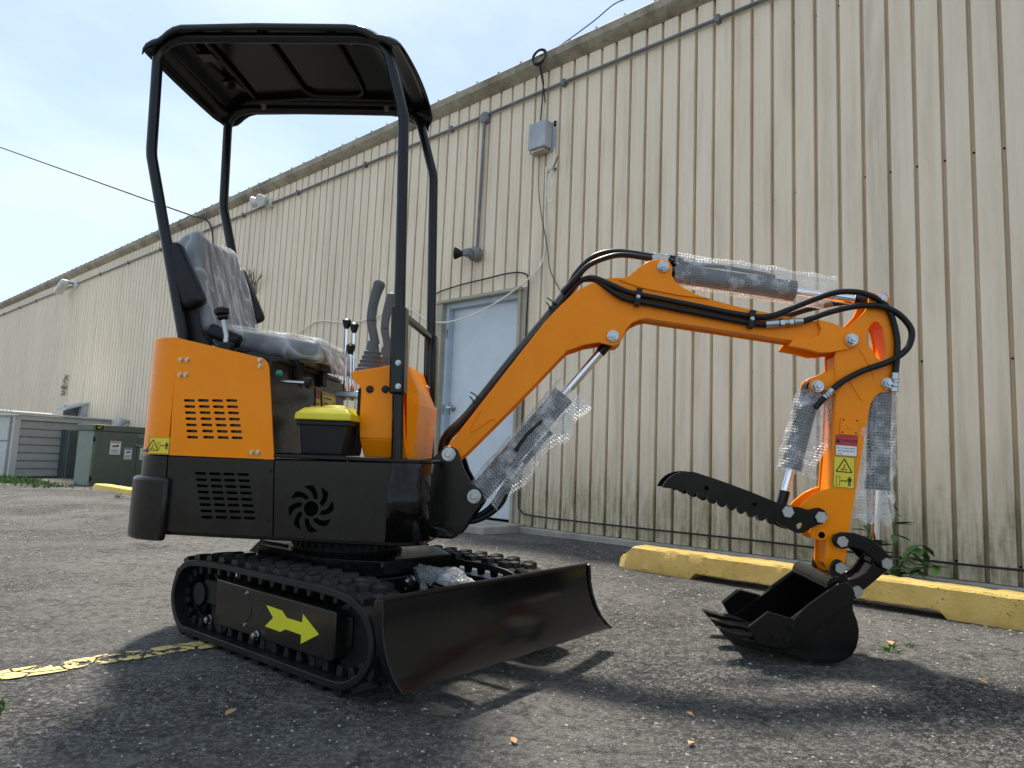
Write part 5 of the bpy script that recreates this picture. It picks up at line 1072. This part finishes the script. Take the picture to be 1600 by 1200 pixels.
# ---- canopy --------------------------------------------------------------------------------------
def rect_tube(m, path, w, t=None): m.tube(path, w*0.66, 8)
hoops = []
for sgn in (-1, 1):
    y = sgn*0.28
    rear = [(-0.575, y, 1.02), (-0.600, y, 1.125), (-0.793, y, 1.815), (-0.797, y, 1.845), (-0.810, y, 2.205)]
    hoopc = [(-0.810, y, 2.225), (-0.800, y, 2.262), (-0.772, y, 2.292), (-0.735, y, 2.306), (-0.69, y, 2.311), (0.00, y, 2.296), (0.045, y, 2.290), (0.085, y, 2.274), (0.112, y, 2.250), (0.127, y, 2.222)]
    frontp = [(0.134, y, 2.200), (0.196, y, 1.99), (0.200, y, 1.965), (0.228, y, 1.235)]
    P = [Vector(p) for p in rear+hoopc+frontp]
    post = U(MB().tube(P, 0.0205, 12), 'canopy_post', 'black_satin', ang=50)
    sl = U(MB().prism([(0.203, 1.238), (0.257, 1.238), (0.268, 0.918), (0.214, 0.918)], y-0.032, y+0.032), 'post_sleeve', 'black_satin', 0.008)
    fy = y-0.032 if sgn < 0 else y+0.032
    for zz in (1.005, 0.952) if False else (1.040, 0.955): bolt(0.243+(1.04-zz)*0.06, fy, zz-0.01, 0.0085, sl, ax='-y' if sgn < 0 else '+y')
    U(MB().tube([(0.240, y, 0.93), (0.246, y, 0.80), (0.250, y, 0.682)], 0.021, 12), 'lower_post', 'black_gloss')
hb = [Vector(p) for p in ((0.238, -0.25, 0.96), (0.236, -0.25, 1.16), (0.236, -0.240, 1.200), (0.236, -0.20, 1.215), (0.232, 0.18, 1.222), (0.230, 0.225, 1.215), (0.230, 0.248, 1.185), (0.238, 0.250, 0.95))]
U(MB().tube(catmull(hb, 4), 0.016, 12), 'hand_rail', 'black_satin', ang=60)
# roof: pressed tray; profile follows the hoops, flanges front and back
rp = [(-0.868, 2.252), (-0.856, 2.272), (-0.832, 2.286), (-0.808, 2.292), (-0.792, 2.304), (-0.773, 2.322), (-0.748, 2.338), (-0.715, 2.346), (-0.40, 2.347), (-0.02, 2.336), (0.020, 2.331), (0.058, 2.318), (0.086, 2.302), (0.104, 2.292), (0.138, 2.286), (0.162, 2.274), (0.176, 2.252)]
m = MB(); ny = 28; n = len(rp); W_ = 0.325
cxm = -0.345
for j in range(-1, ny+2):
    t = -1+2*min(ny, max(0, j))/ny; lipz = -0.026 if j in (-1, ny+1) else 0.0; y = W_*t*(1.004 if lipz else 1); cz = 0.010*(1-t*t); sc_ = 1-0.045*max(0, (abs(t)-0.8)/0.2)**2; dz = -0.012*max(0, (abs(t)-0.90)/0.10)**2
    bow = 0.020*(1-t*t)
    for i, (x, z) in enumerate(rp):
        edge = max(0, abs(x-cxm)/0.52-0.75)/0.25; xx = cxm+(x-cxm)*sc_; xx += (bow*edge if x > cxm else -bow*edge)
        m.v.append((xx, y, z+cz+dz+lipz))
m.f = [(j*n+i, j*n+i+1, (j+1)*n+i+1, (j+1)*n+i) for j in range(ny+2) for i in range(n-1)]
roof = U(m, 'canopy_roof', 'black_gloss', ang=60); sd = roof.modifiers.new('sheet', 'SOLIDIFY'); sd.thickness = 0.005; sd.offset = 0
# side edge beads and the pressed swages under the roof
for (xa, xb) in ((-0.66, -0.60), (-0.40, -0.12)):
    lp = [(xa, -0.30, 2.338), (xa, 0.12, 2.341), (xa+0.02, 0.19, 2.340), (xa+0.06, 0.215, 2.339), (xb-0.06, 0.215, 2.336), (xb-0.015, 0.19, 2.335), (xb, 0.12, 2.335), (xb, -0.30, 2.331)] if xb-xa > 0.1 else [(xa, -0.30, 2.338), (xa, 0.24, 2.339)]
    P = catmull(lp, 4) if len(lp) > 2 else [Vector(p) for p in lp]
    U(MB().tube(P, 0.012, 8), 'pressed_swage', 'black_gloss', parent=roof, ang=60)
for (x0, y0) in ((-0.735, -0.15), (-0.735, 0.06)): U(MB().box(x0, x0+0.07, y0, y0+0.06, 2.322, 2.336), 'mount_pad', 'black_gloss', 0.003, parent=roof)
for (x, y) in ((-0.63, -0.262), (-0.035, -0.262), (-0.63, 0.262), (-0.035, 0.262)):
    b_ = U(MB().lathe([(0, 0.016), (0.004, 0.016), (0.004, 0.010), (0.016, 0.010), (0.018, 0.006)], (x, y, 2.318 if x < -0.3 else 2.304), (0, 0, -1), 10), 'roof_bolt', 'gray_conduit', parent=roof)
# ---- boom foot ------------------------------------------------------------------------------------
for sgn in (-1, 1):
    m = MB(); a, b = (-0.078, -0.062) if sgn < 0 else (0.062, 0.078)
    m.prism(PTS['bracket'], a, b); bk = U(m, 'boom_bracket', 'black_panel' if sgn < 0 else 'black_gloss', 0.004)
    f_ = -0.078 if sgn < 0 else 0.078; ax = '-y' if sgn < 0 else '+y'
    bolt(0.400, f_, 0.712, 0.022, bk, ax=ax, name='pivot_bolt'); bolt(0.506, f_, 0.556, 0.022, bk, ax=ax, name='pivot_bolt')
U(MB().box(0.34, 0.40, -0.062, 0.062, 0.42, 0.62), 'bracket_web', 'black_gloss', 0.004)
m = MB(); m.prism([(0.26, 0.40), (0.44, 0.41), (0.43, 0.44), (0.30, 0.46)], -0.20, 0.20); U(m, 'nose_foot', 'black_gloss', 0.006)
# ---- boom, arm, thumb, bucket -----------------------------------------------------------------------
def smooth_poly(P, k=2): return P
BP = PTS['boom']
m = MB(); m.prism(offset(BP, 0.007), -0.046, 0.046); m.prism(BP, -0.055, -0.0465); m.prism(BP, 0.0465, 0.055)
boom = U(m, 'boom', 'orange', 0.0015, ang=28)
for nm, key in (('cylinder_ear', 'boom_top_ear'), ('cylinder_ear', 'boom_low_ear')):
    for (a, b) in ((-0.062, -0.050), (0.050, 0.062)): U(MB().prism(PTS[key], a, b), nm, 'orange', 0.002, parent=boom)
for (a, b) in ((-0.072, -0.0555), (0.0555, 0.072)): U(MB().prism(PTS['boom_fork'], a, b), 'fork_cheek', 'orange', 0.003, parent=boom)
H = PTS['hydr']; PN = PTS['pins']; CM = PTS['cylmid']
def boss(x, z, y0, y1, r, parent, mat, name='boss'): return U(MB().cyl((x, y0, z), (x, y1, z), r, 28), name, mat, 0.002, parent=parent)
for (x, z), yy, r in ((H[1], 0.062, 0.026), (H[2], 0.062, 0.026), (PN[1], 0.074, 0.030)):
    boss(x, z, -yy-0.004, yy+0.004, r, boom, 'orange'); bolt(x, -yy-0.004, z, 0.0185, boom, name='pivot_bolt'); bolt(x, yy+0.004, z, 0.0185, boom, ax='+y', name='pivot_bolt')
U(MB().tube(catmull(xz(PTS['boomvee'], -0.056), 3), 0.0035, 6), 'weld_bead', 'orange', parent=boom)
boss(0.400, 0.712, -0.061, 0.061, 0.034, boom, 'orange')
AP = PTS['arm']
m = MB(); m.prism(AP, -0.060, -0.049, [PTS['arm_hole']]); m.prism(AP, 0.049, 0.060, [PTS['arm_hole']]); m.prism(PTS['arm_core'], -0.0485, 0.0485)
hp = PTS['arm_hole']; n = len(hp); b0 = len(m.v)
hq = offset(hp, -0.005)
m.v += [(a, -0.0488, b) for a, b in hq]+[(a, 0.0488, b) for a, b in hq]; m.f += [(b0+i, b0+(i+1) % n, b0+n+(i+1) % n, b0+n+i) for i in range(n)]
rim = offset(AP, 0.006); i0, i1 = 12, 22; b0 = len(m.v); seg_ = rim[i0:i1]; n = len(seg_)
m.v += [(a, -0.0488, b) for a, b in seg_]+[(a, 0.0488, b) for a, b in seg_]; m.f += [(b0+i, b0+i+1, b0+n+i+1, b0+n+i) for i in range(n-1)]
arm = U(m, 'dipper_arm', 'orange', 0.0, ang=28)
for key, w in (('arm_ear_up', 0.045), ('arm_ear_low', 0.050)):
    for (a, b) in ((-w-0.012, -w+0.002), (w-0.002, w+0.012)): U(MB().prism(PTS[key], a, b), 'thumb_ear', 'orange', 0.003, parent=arm)
U(MB().cyl((1.789, -0.066, 0.474), (1.789, 0.066, 0.474), 0.020, 20), 'spare_pin_boss', 'orange', 0.002, parent=arm); U(MB().cyl((1.789, -0.0675, 0.474), (1.789, -0.060, 0.474), 0.012, 16), 'spare_pin_hole_disc', 'dark_inside', parent=arm)  # solid dark disc on the boss; the hole's shade is its colour
for (x, z), y_ in ((H[3], 0.060), (H[4], 0.060), (H[6], 0.058)): boss(x, z, -y_-0.004, y_+0.004, 0.024, arm, 'orange'); bolt(x, -y_-0.004, z, 0.0185, arm, name='pivot_bolt'); bolt(x, y_+0.004, z, 0.0185, arm, ax='+y', name='pivot_bolt')
P4 = PTS['armplate']; m = MB(); m.prism(P4, -0.066, -0.0605); ap_ = U(m, 'valve_plate', 'orange', 0.0015, parent=arm)
cx_ = sum(p[0] for p in P4)/4; cz_ = sum(p[1] for p in P4)/4
m = MB(); m.lathe([(0, 0.011), (0.002, 0.010)], (cx_, -0.066, cz_), (0, -1, 0), 16); U(m, 'plate_port', 'orange', parent=arm)
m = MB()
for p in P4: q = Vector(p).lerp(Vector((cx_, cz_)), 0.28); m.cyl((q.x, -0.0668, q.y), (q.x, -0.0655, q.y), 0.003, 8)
U(m, 'plate_hole_discs', 'dark_inside', parent=arm)  # small dark discs, the shade of the holes painted rather than cut
for pts_ in ([(1.842, 0.98), (1.885, 1.05), (1.892, 1.05), (1.940, 0.97)], [(1.935, 1.165), (1.965, 1.11), (1.985, 1.06)], [(1.845, 1.14), (1.845, 0.95), (1.835, 0.75)]): U(MB().tube(catmull(xz(pts_, -0.0605), 4), 0.0032, 6), 'weld_bead', 'orange', parent=arm)
# danger and warning stickers on the arm
R4 = PTS['sticker_red']; o_ = sum((Vector((p[0], -0.0608, p[1])) for p in R4), Vector())/4; ux = (Vector((R4[1][0], 0, R4[1][1]))-Vector((R4[0][0], 0, R4[0][1])))
uz = Vector((0.045, 0, 1)).normalized(); ux = Vector((uz.z, 0, -uz.x))
sh = Sheet(o_, ux, uz); w_s = 0.080; h_s = 0.078
a_ = MB(); b_ = MB(); k_ = MB(); r2 = MB()
sh.rect(a_, -w_s/2, w_s/2, -h_s/2, h_s/2, 0.0008); sh.rect(b_, -w_s/2+0.003, w_s/2-0.003, -h_s/2+0.003, 0.0, 0.0016)
sh.text(k_, 'DANGER', 0.0145, 0.009, 0.018, 0.0016); sh.poly(k_, [(-0.030+0.009*x, 0.016+0.009*z) for x, z in ((-1, -0.8), (1, -0.8), (0.2, 1), (-0.2, 1))], 0.0016)
for i, tx in enumerate(('Do not allow people', 'near machine when', 'in use.')): sh.text(r2, tx, 0.0078, 0.0 if i < 2 else -0.022, -0.009-0.0105*i, 0.0022)
s3 = U(a_, 'danger_sticker', 'sticker_red', smooth=False); U(b_, 'white_panel', 'sticker_white', parent=s3, smooth=False); U(k_, 'print', 'ink', parent=s3, smooth=False); U(r2, 'print', 'ink', parent=s3, smooth=False)
Y4 = PTS['sticker_yel']; o_ = sum((Vector((p[0], -0.0608, p[1])) for p in Y4), Vector())/4
warn_sticker(EX, o_, ux, uz, 0.078, 0.117, True)
TP = PTS['thumb']
m = MB(); m.prism(TP, -0.087, -0.075, [PTS['thumb_hole2']]); m.prism(TP, 0.075, 0.087, [PTS['thumb_hole2']])
thumb = U(m, 'thumb', 'black_gloss', 0.0)
for x, z, r in ((1.372, 0.626, 0.014), (1.545, 0.575, 0.012)): U(MB().cyl((x, -0.091, z), (x, 0.091, z), r, 16), 'cross_tube', 'black_gloss', parent=thumb); U(MB().cyl((x, -0.0918, z), (x, -0.088, z), r*0.65, 14), 'tube_bore_disc', 'dark_inside', parent=thumb)  # dark end discs carry the shade of an open tube in their colour
for (x, z) in ((1.661, 0.554), PN[2]): bolt(x, -0.087, z, 0.0215, thumb, h=0.015, washer=False, name='pivot_bolt'); bolt(x, 0.087, z, 0.0215, thumb, h=0.015, ax='+y', washer=False, name='pivot_bolt'); U(MB().cyl((x, -0.075, z), (x, 0.075, z), 0.015, 14), 'pin', 'zinc', parent=thumb)
LU = PTS['link_up']; LLo = PTS['link_low']
lk = U(MB().prism(LU, 0.072, 0.086), 'tipping_link', 'black_gloss', 0.004, ang=45); lk = U(MB().prism(LU, -0.086, -0.072), 'tipping_link', 'black_gloss', 0.004, ang=45)
for (x, z) in (PN[3], H[5]): bolt(x, -0.086, z, 0.0205, lk, h=0.014, washer=False, name='pivot_bolt'); bolt(x, 0.086, z, 0.0205, lk, ax='+y', h=0.014, washer=False, name='pivot_bolt'); U(MB().cyl((x, -0.072, z), (x, 0.072, z), 0.015, 14), 'pin', 'zinc', parent=lk)
m = MB(); m.prism(LLo, -0.068, -0.048); m.prism(LLo, 0.048, 0.068); m.prism(offset(LLo, 0.012), -0.048, 0.048); U(m, 'bucket_link', 'black_gloss', 0.004, ang=45)
# bucket
BS = PTS['bucket_shell']; inner = offset(BS, 0.012)
m = MB(); m.prism(BS, -0.200, -0.190); m.prism(BS, 0.190, 0.200)
ring = BS+inner[::-1]
m.prism(ring, -0.1895, 0.1895); bk = U(m, 'bucket', 'black_gloss', 0.0, ang=40)
for s_ in (-1, 1):
    m = MB(); a, b = (-0.212, -0.2005) if s_ < 0 else (0.2005, 0.212); m.prism(PTS['bucket_strip'], a, b); U(m, 'side_strip', 'black_gloss', 0.003, parent=bk)
    a, b = (-0.223, -0.2125) if s_ < 0 else (0.2125, 0.223); m = MB(); m.prism(PTS['bucket_cutter'], a, b); U(m, 'side_cutter', 'black_gloss', 0.003, parent=bk)
    for (px_, pz_) in ((0.83, 0.22), (0.45, 0.08), (0.80, 0.08)):
        c = PTS['bucket_cutter']; q = Vector(c[4]).lerp(Vector(c[6]), 1-px_)*(1-pz_)+Vector(c[1])*pz_ if False else None
    for q in ((c[1][0]*0.85+c[4][0]*0.15, c[1][1]*0.75+c[4][1]*0.25-0.006), (c[4][0]*0.55+c[3][0]*0.45-0.025, c[4][1]+0.036), (c[3][0]-0.012, c[3][1]+0.030)): bolt(q[0], -0.223 if s_ < 0 else 0.223, q[1], 0.0095, bk, mat='black_gloss', ax='-y' if s_ < 0 else '+y')
st = PTS['bucket_strip']; tx = (st[2][0]+st[6][0])/2-0.030; tz = (st[2][1]+st[6][1])/2+0.010
U(MB().cyl((tx, -0.19, tz), (tx, 0.19, tz), 0.034, 28), 'back_tube', 'black_gloss', parent=bk)
for s_ in (-1, 1):
    m = MB(); a, b = (-0.098, -0.084) if s_ < 0 else (0.084, 0.098); m.prism(PTS['bucket_ear'], a, b); U(m, 'pivot_ear', 'black_gloss', 0.004, parent=bk, ang=45)
    for (x, z) in (PN[4], PN[5]): bolt(x, -0.098 if s_ < 0 else 0.098, z, 0.0205, bk, h=0.014, ax='-y' if s_ < 0 else '+y', washer=False, name='pivot_bolt')
for (x, z) in (PN[4], PN[5]): U(MB().cyl((x, -0.084, z), (x, 0.084, z), 0.016, 14), 'pin', 'zinc', parent=bk)
lip = Vector(BS[-1]); lip2 = Vector(BS[-2]); ld = (lip-lip2).normalized(); ln_ = Vector((-ld.y, ld.x))
m = MB(); m.prism([tuple(lip+ln_*0.006), tuple(lip-ln_*0.008), tuple(lip+ld*0.045-ln_*0.004), tuple(lip+ld*0.045+ln_*0.002)], -0.199, 0.199); U(m, 'cutting_edge', 'black_gloss', 0.001, parent=bk)
tt = Vector(PTS['tooth'][0]); td = (tt-lip).normalized(); tn = Vector((-td.y, td.x)); L_ = (tt-lip).length
for yy in (-0.145, 0.0, 0.145):
    m = MB(); sec = [(-0.035, 0.040, 0.020), (0.02, 0.042, 0.024), (L_*0.45, 0.040, 0.020), (L_*0.8, 0.034, 0.011), (L_, 0.028, 0.003)]
    for s_, w_, h_ in sec:
        c_ = lip+td*s_+tn*(0.012*sin(pi*max(0, s_)/L_))
        for (dy, dn) in ((-1, -1), (1, -1), (1, 1), (-1, 1)): p = c_+tn*dn*h_; m.v.append((p.x, yy+dy*w_*0.72, p.y))
    m.f = [(i*4+k, i*4+(k+1) % 4, (i+1)*4+(k+1) % 4, (i+1)*4+k) for i in range(4) for k in range(4)]+[(3, 2, 1, 0), (16, 17, 18, 19)]
    th_ = U(m, 'bucket_tooth', 'black_gloss', 0.003, parent=bk)
# ---- hydraulic cylinders, rods and their wrapping ---------------------------------------------------
def hyd(name, a, b, frac, r, rr, flap, seed, wr, ext=(0.0, 0.05), lab=None, w0=0.0, w1=1.0, lump=0.10, fl=0.05):
    A = Vector((a[0], 0, a[1])); B = Vector((b[0], 0, b[1])); C_ = A.lerp(B, frac); d = (B-A).normalized()
    m = MB(); m.cyl(A+d*0.02, C_, r, 28); m.cyl(A+Vector((0, -0.03, 0)), A+Vector((0, 0.03, 0)), r*0.85, 20); m.cyl(C_-d*0.03, C_+d*0.004, r*1.08, 28)
    c = U(m, name, 'black_gloss', 0.002)
    U(MB().cyl(C_, B-d*0.03, rr, 20), 'piston_rod', 'chrome', parent=c)
    m = MB(); m.cyl(B+Vector((0, -0.032, 0)), B+Vector((0, 0.032, 0)), rr*1.7, 20); m.cyl(B-d*0.075, B, rr*1.15, 16); U(m, 'rod_eye', 'black_gloss', 0.002, parent=c)
    wrap('bubble_wrap', A.lerp(C_, w0), A.lerp(C_, w1), wr, seed, c, flap=flap, flap_len=fl, ext=ext, lump=lump)
    return c, d
c1, d1 = hyd('boom_cylinder', H[0], H[1], 0.635, 0.042, 0.0175, ((0.75, -0.3, -0.62),), 1.0, 0.056, (-0.005, 0.040), fl=0.085, w0=0.03)
c2, d2 = hyd('arm_cylinder', H[2], H[3], 0.63, 0.038, 0.0185, ((0.1, -0.2, 0.95),), 2.0, 0.054, (-0.03, 0.14), fl=0.040, w0=0.03)
c3, d3 = hyd('bucket_cylinder', H[4], H[5], 0.60, 0.040, 0.0175, ((-0.85, -0.1, 0.0),), 4.0, 0.058, (-0.01, 0.12), fl=0.085, w0=0.06, lump=0.20)
c4, d4 = hyd('thumb_cylinder', H[6], H[7], 0.66, 0.036, 0.0165, ((0.95, -0.2, -0.1),), 5.0, 0.052, (-0.005, 0.015), fl=0.070, w0=0.04, lump=0.15)
# port tubes on the cylinders
U(MB().tube([(0.80, -0.046, 0.905), (0.70, -0.050, 0.80), (0.655, -0.05, 0.735)], 0.009, 8), 'port_tube', 'black_gloss', parent=c1)
U(MB().tube([(1.28, -0.01, 1.502), (1.45, -0.01, 1.487), (1.60, -0.01, 1.462), (1.64, -0.01, 1.45)], 0.008, 8), 'port_tube', 'black_gloss', parent=c2)
m = MB(); m.box(1.235, 1.285, -0.035, 0.035, 1.445, 1.485); U(m, 'cylinder_port', 'black_gloss', 0.004, parent=c2)
# ---- hoses -------------------------------------------------------------------------------------------
def hose(key, r, ywob=None, k=5, y=-0.075):
    P = catmull([(p[0], (ywob[min(i, len(ywob)-1)] if ywob else y), p[1]) for i, p in enumerate(PTS[key])], k); return U(MB().tube(P, r, 10), 'hydraulic_hose', 'hose_rubber', ang=60)
nA = len(PTS['hoseA']); hose('hoseA', 0.0115, [0.0]*6+[-0.02, -0.05]+[-0.071]*16+[-0.074]*8)
hose('hoseB', 0.0115, [-0.02]*6+[-0.035, -0.055]+[-0.071]*12+[-0.078]*14)
hose('hoseC', 0.0115, [0.0, 0.0, 0.0]+[0.0]*20); hose('hoseD', 0.0115, [-0.03]*30); hose('hoseE', 0.0115, [0.071]*4+[0.05]*10)
A0 = PTS['hoseA'][:6]
for yy, rr, ofs in ((0.012, 0.020, (0.0, 0.0)), (0.035, 0.013, (-0.012, 0.008))):
    P = catmull([(p[0]+ofs[0], yy, p[1]+ofs[1]) for p in [(0.36, 0.66)]+A0[:5]+[(A0[5][0]-0.004, A0[5][1])]], 5); U(MB().tube(P, rr, 12), 'hose_sleeve', 'hose_rubber', ang=60)
hose('hose_lowA', 0.0115, [-0.04]*12); hose('hose_lowB', 0.0115, [-0.02]*12)
def fitting(p, q, y, r=0.0125, mat='zinc'):
    A = Vector((p[0], y, p[1])); B = Vector((q[0], y, q[1])); d = B-A; m = MB()
    m.cyl(A, A+d*0.36, r, 12); m.cyl(A+d*0.38, A+d*0.50, r*1.25, 6); m.cyl(A+d*0.50, A+d*0.62, r*0.9, 12); m.cyl(A+d*0.62, A+d*0.74, r*1.2, 6); m.cyl(A+d*0.76, B, r, 12); return U(m, 'hose_fitting', 'zinc', 0.001)
hB = PTS['hoseB']; hA = PTS['hoseA']; hC = PTS['hoseC']; hD = PTS['hoseD']
fitting(hB[15], hB[17], -0.0745, 0.0145); fitting(hB[28], hB[29], -0.078, 0.0145)
fitting((hA[-1][0]+0.001, hA[-1][1]+0.025), (hA[-1][0]-0.004, hA[-1][1]-0.045), -0.074, 0.0145)
fitting(hC[7], hC[8], 0.0, 0.0145); fitting(hD[6], hD[7], -0.03, 0.0145); fitting(PTS['hose_lowA'][5], PTS['hose_lowA'][7], -0.04, 0.0140)
for i in (10, 14):
    a = Vector(hA[i]); b = Vector(hB[i]); c = (a+b)/2; M_ = frame_m((c.x, -0.074, c.y), (1, 0, -0.15), (0, 1, 0), (0.15, 0, 1))
    m = MB(); m.box(-0.011, 0.011, -0.018, 0.014, -0.034, 0.034, M_); cl_ = U(m, 'hose_clamp', 'black_plastic', 0.003); bolt(c.x, -0.092, c.y, 0.006, cl_)
rn2 = random.Random(5)
for i in (3, 1):                                                   # zip ties with their tails
    p = Vector((A0[i][0], 0.0, A0[i][1])); d = (Vector((A0[i+1][0], 0, A0[i+1][1]))-p).normalized(); p += d*0.05
    for q in range(2): c = p+d*0.022*q; U(MB().tube([c-d*0.003, c+d*0.003], 0.026, 14), 'cable_tie', 'black_matte'); U(MB().tube([c+Vector((-0.018, -0.01, 0.016)), c+Vector((-0.030-0.01*q, -0.02, 0.028))], 0.0025, 5), 'tie_tail', 'black_matte')

# ---- tool box standing on the deck ---------------------------------------------------------------------
tb = empty('tool_box', EX.matrix_world @ Vector((0, 0, 0)), UY)
tb.location = (-0.624, 2.792, 0); 
lo = Vector((-0.005, -0.23, 0.690))
wp = Matrix.Rotation(UY, 4, 'Z') @ lo; tb.location = Vector((-0.624, 2.792, 0))+wp
tag(tb, 'black plastic tool box with bright yellow lid on the excavator deck', 'tool box')
m = MB(); m.add([(-0.078, -0.105, 0), (0.072, -0.105, 0), (0.072, 0.105, 0), (-0.078, 0.105, 0), (-0.092, -0.115, 0.128), (0.088, -0.115, 0.128), (0.088, 0.115, 0.128), (-0.092, 0.115, 0.128)], [(0, 3, 2, 1), (4, 5, 6, 7), (0, 1, 5, 4), (1, 2, 6, 5), (2, 3, 7, 6), (3, 0, 4, 7)]); m.build('box_body', 'black_plastic', tb, 0.006)
MB().box(-0.098, 0.094, -0.121, 0.121, 0.104, 0.122).build('rim', 'black_plastic', tb, 0.004)
m = MB(); m.add([(-0.106, -0.129, 0.123), (0.102, -0.129, 0.123), (0.102, 0.129, 0.123), (-0.106, 0.129, 0.123), (-0.103, -0.126, 0.146), (0.099, -0.126, 0.146), (0.099, 0.126, 0.146), (-0.103, 0.126, 0.146), (-0.080, -0.100, 0.168), (0.076, -0.100, 0.168), (0.076, 0.100, 0.168), (-0.080, 0.100, 0.168)], [(0, 3, 2, 1), (0, 1, 5, 4), (1, 2, 6, 5), (2, 3, 7, 6), (3, 0, 4, 7), (4, 5, 9, 8), (5, 6, 10, 9), (6, 7, 11, 10), (7, 4, 8, 11), (8, 9, 10, 11)]); m.build('lid', 'yellow_plastic', tb, 0.005)
MB().box(-0.07, 0.066, -0.08, 0.08, 0.166, 0.174).build('lid_panel', 'yellow_plastic', tb, 0.005)
MB().tube(catmull([(-0.04, 0.0, 0.168), (-0.036, 0.0, 0.178), (0.03, 0.0, 0.178), (0.036, 0.0, 0.168)], 4), 0.007, 8).build('handle', 'yellow_plastic', tb)
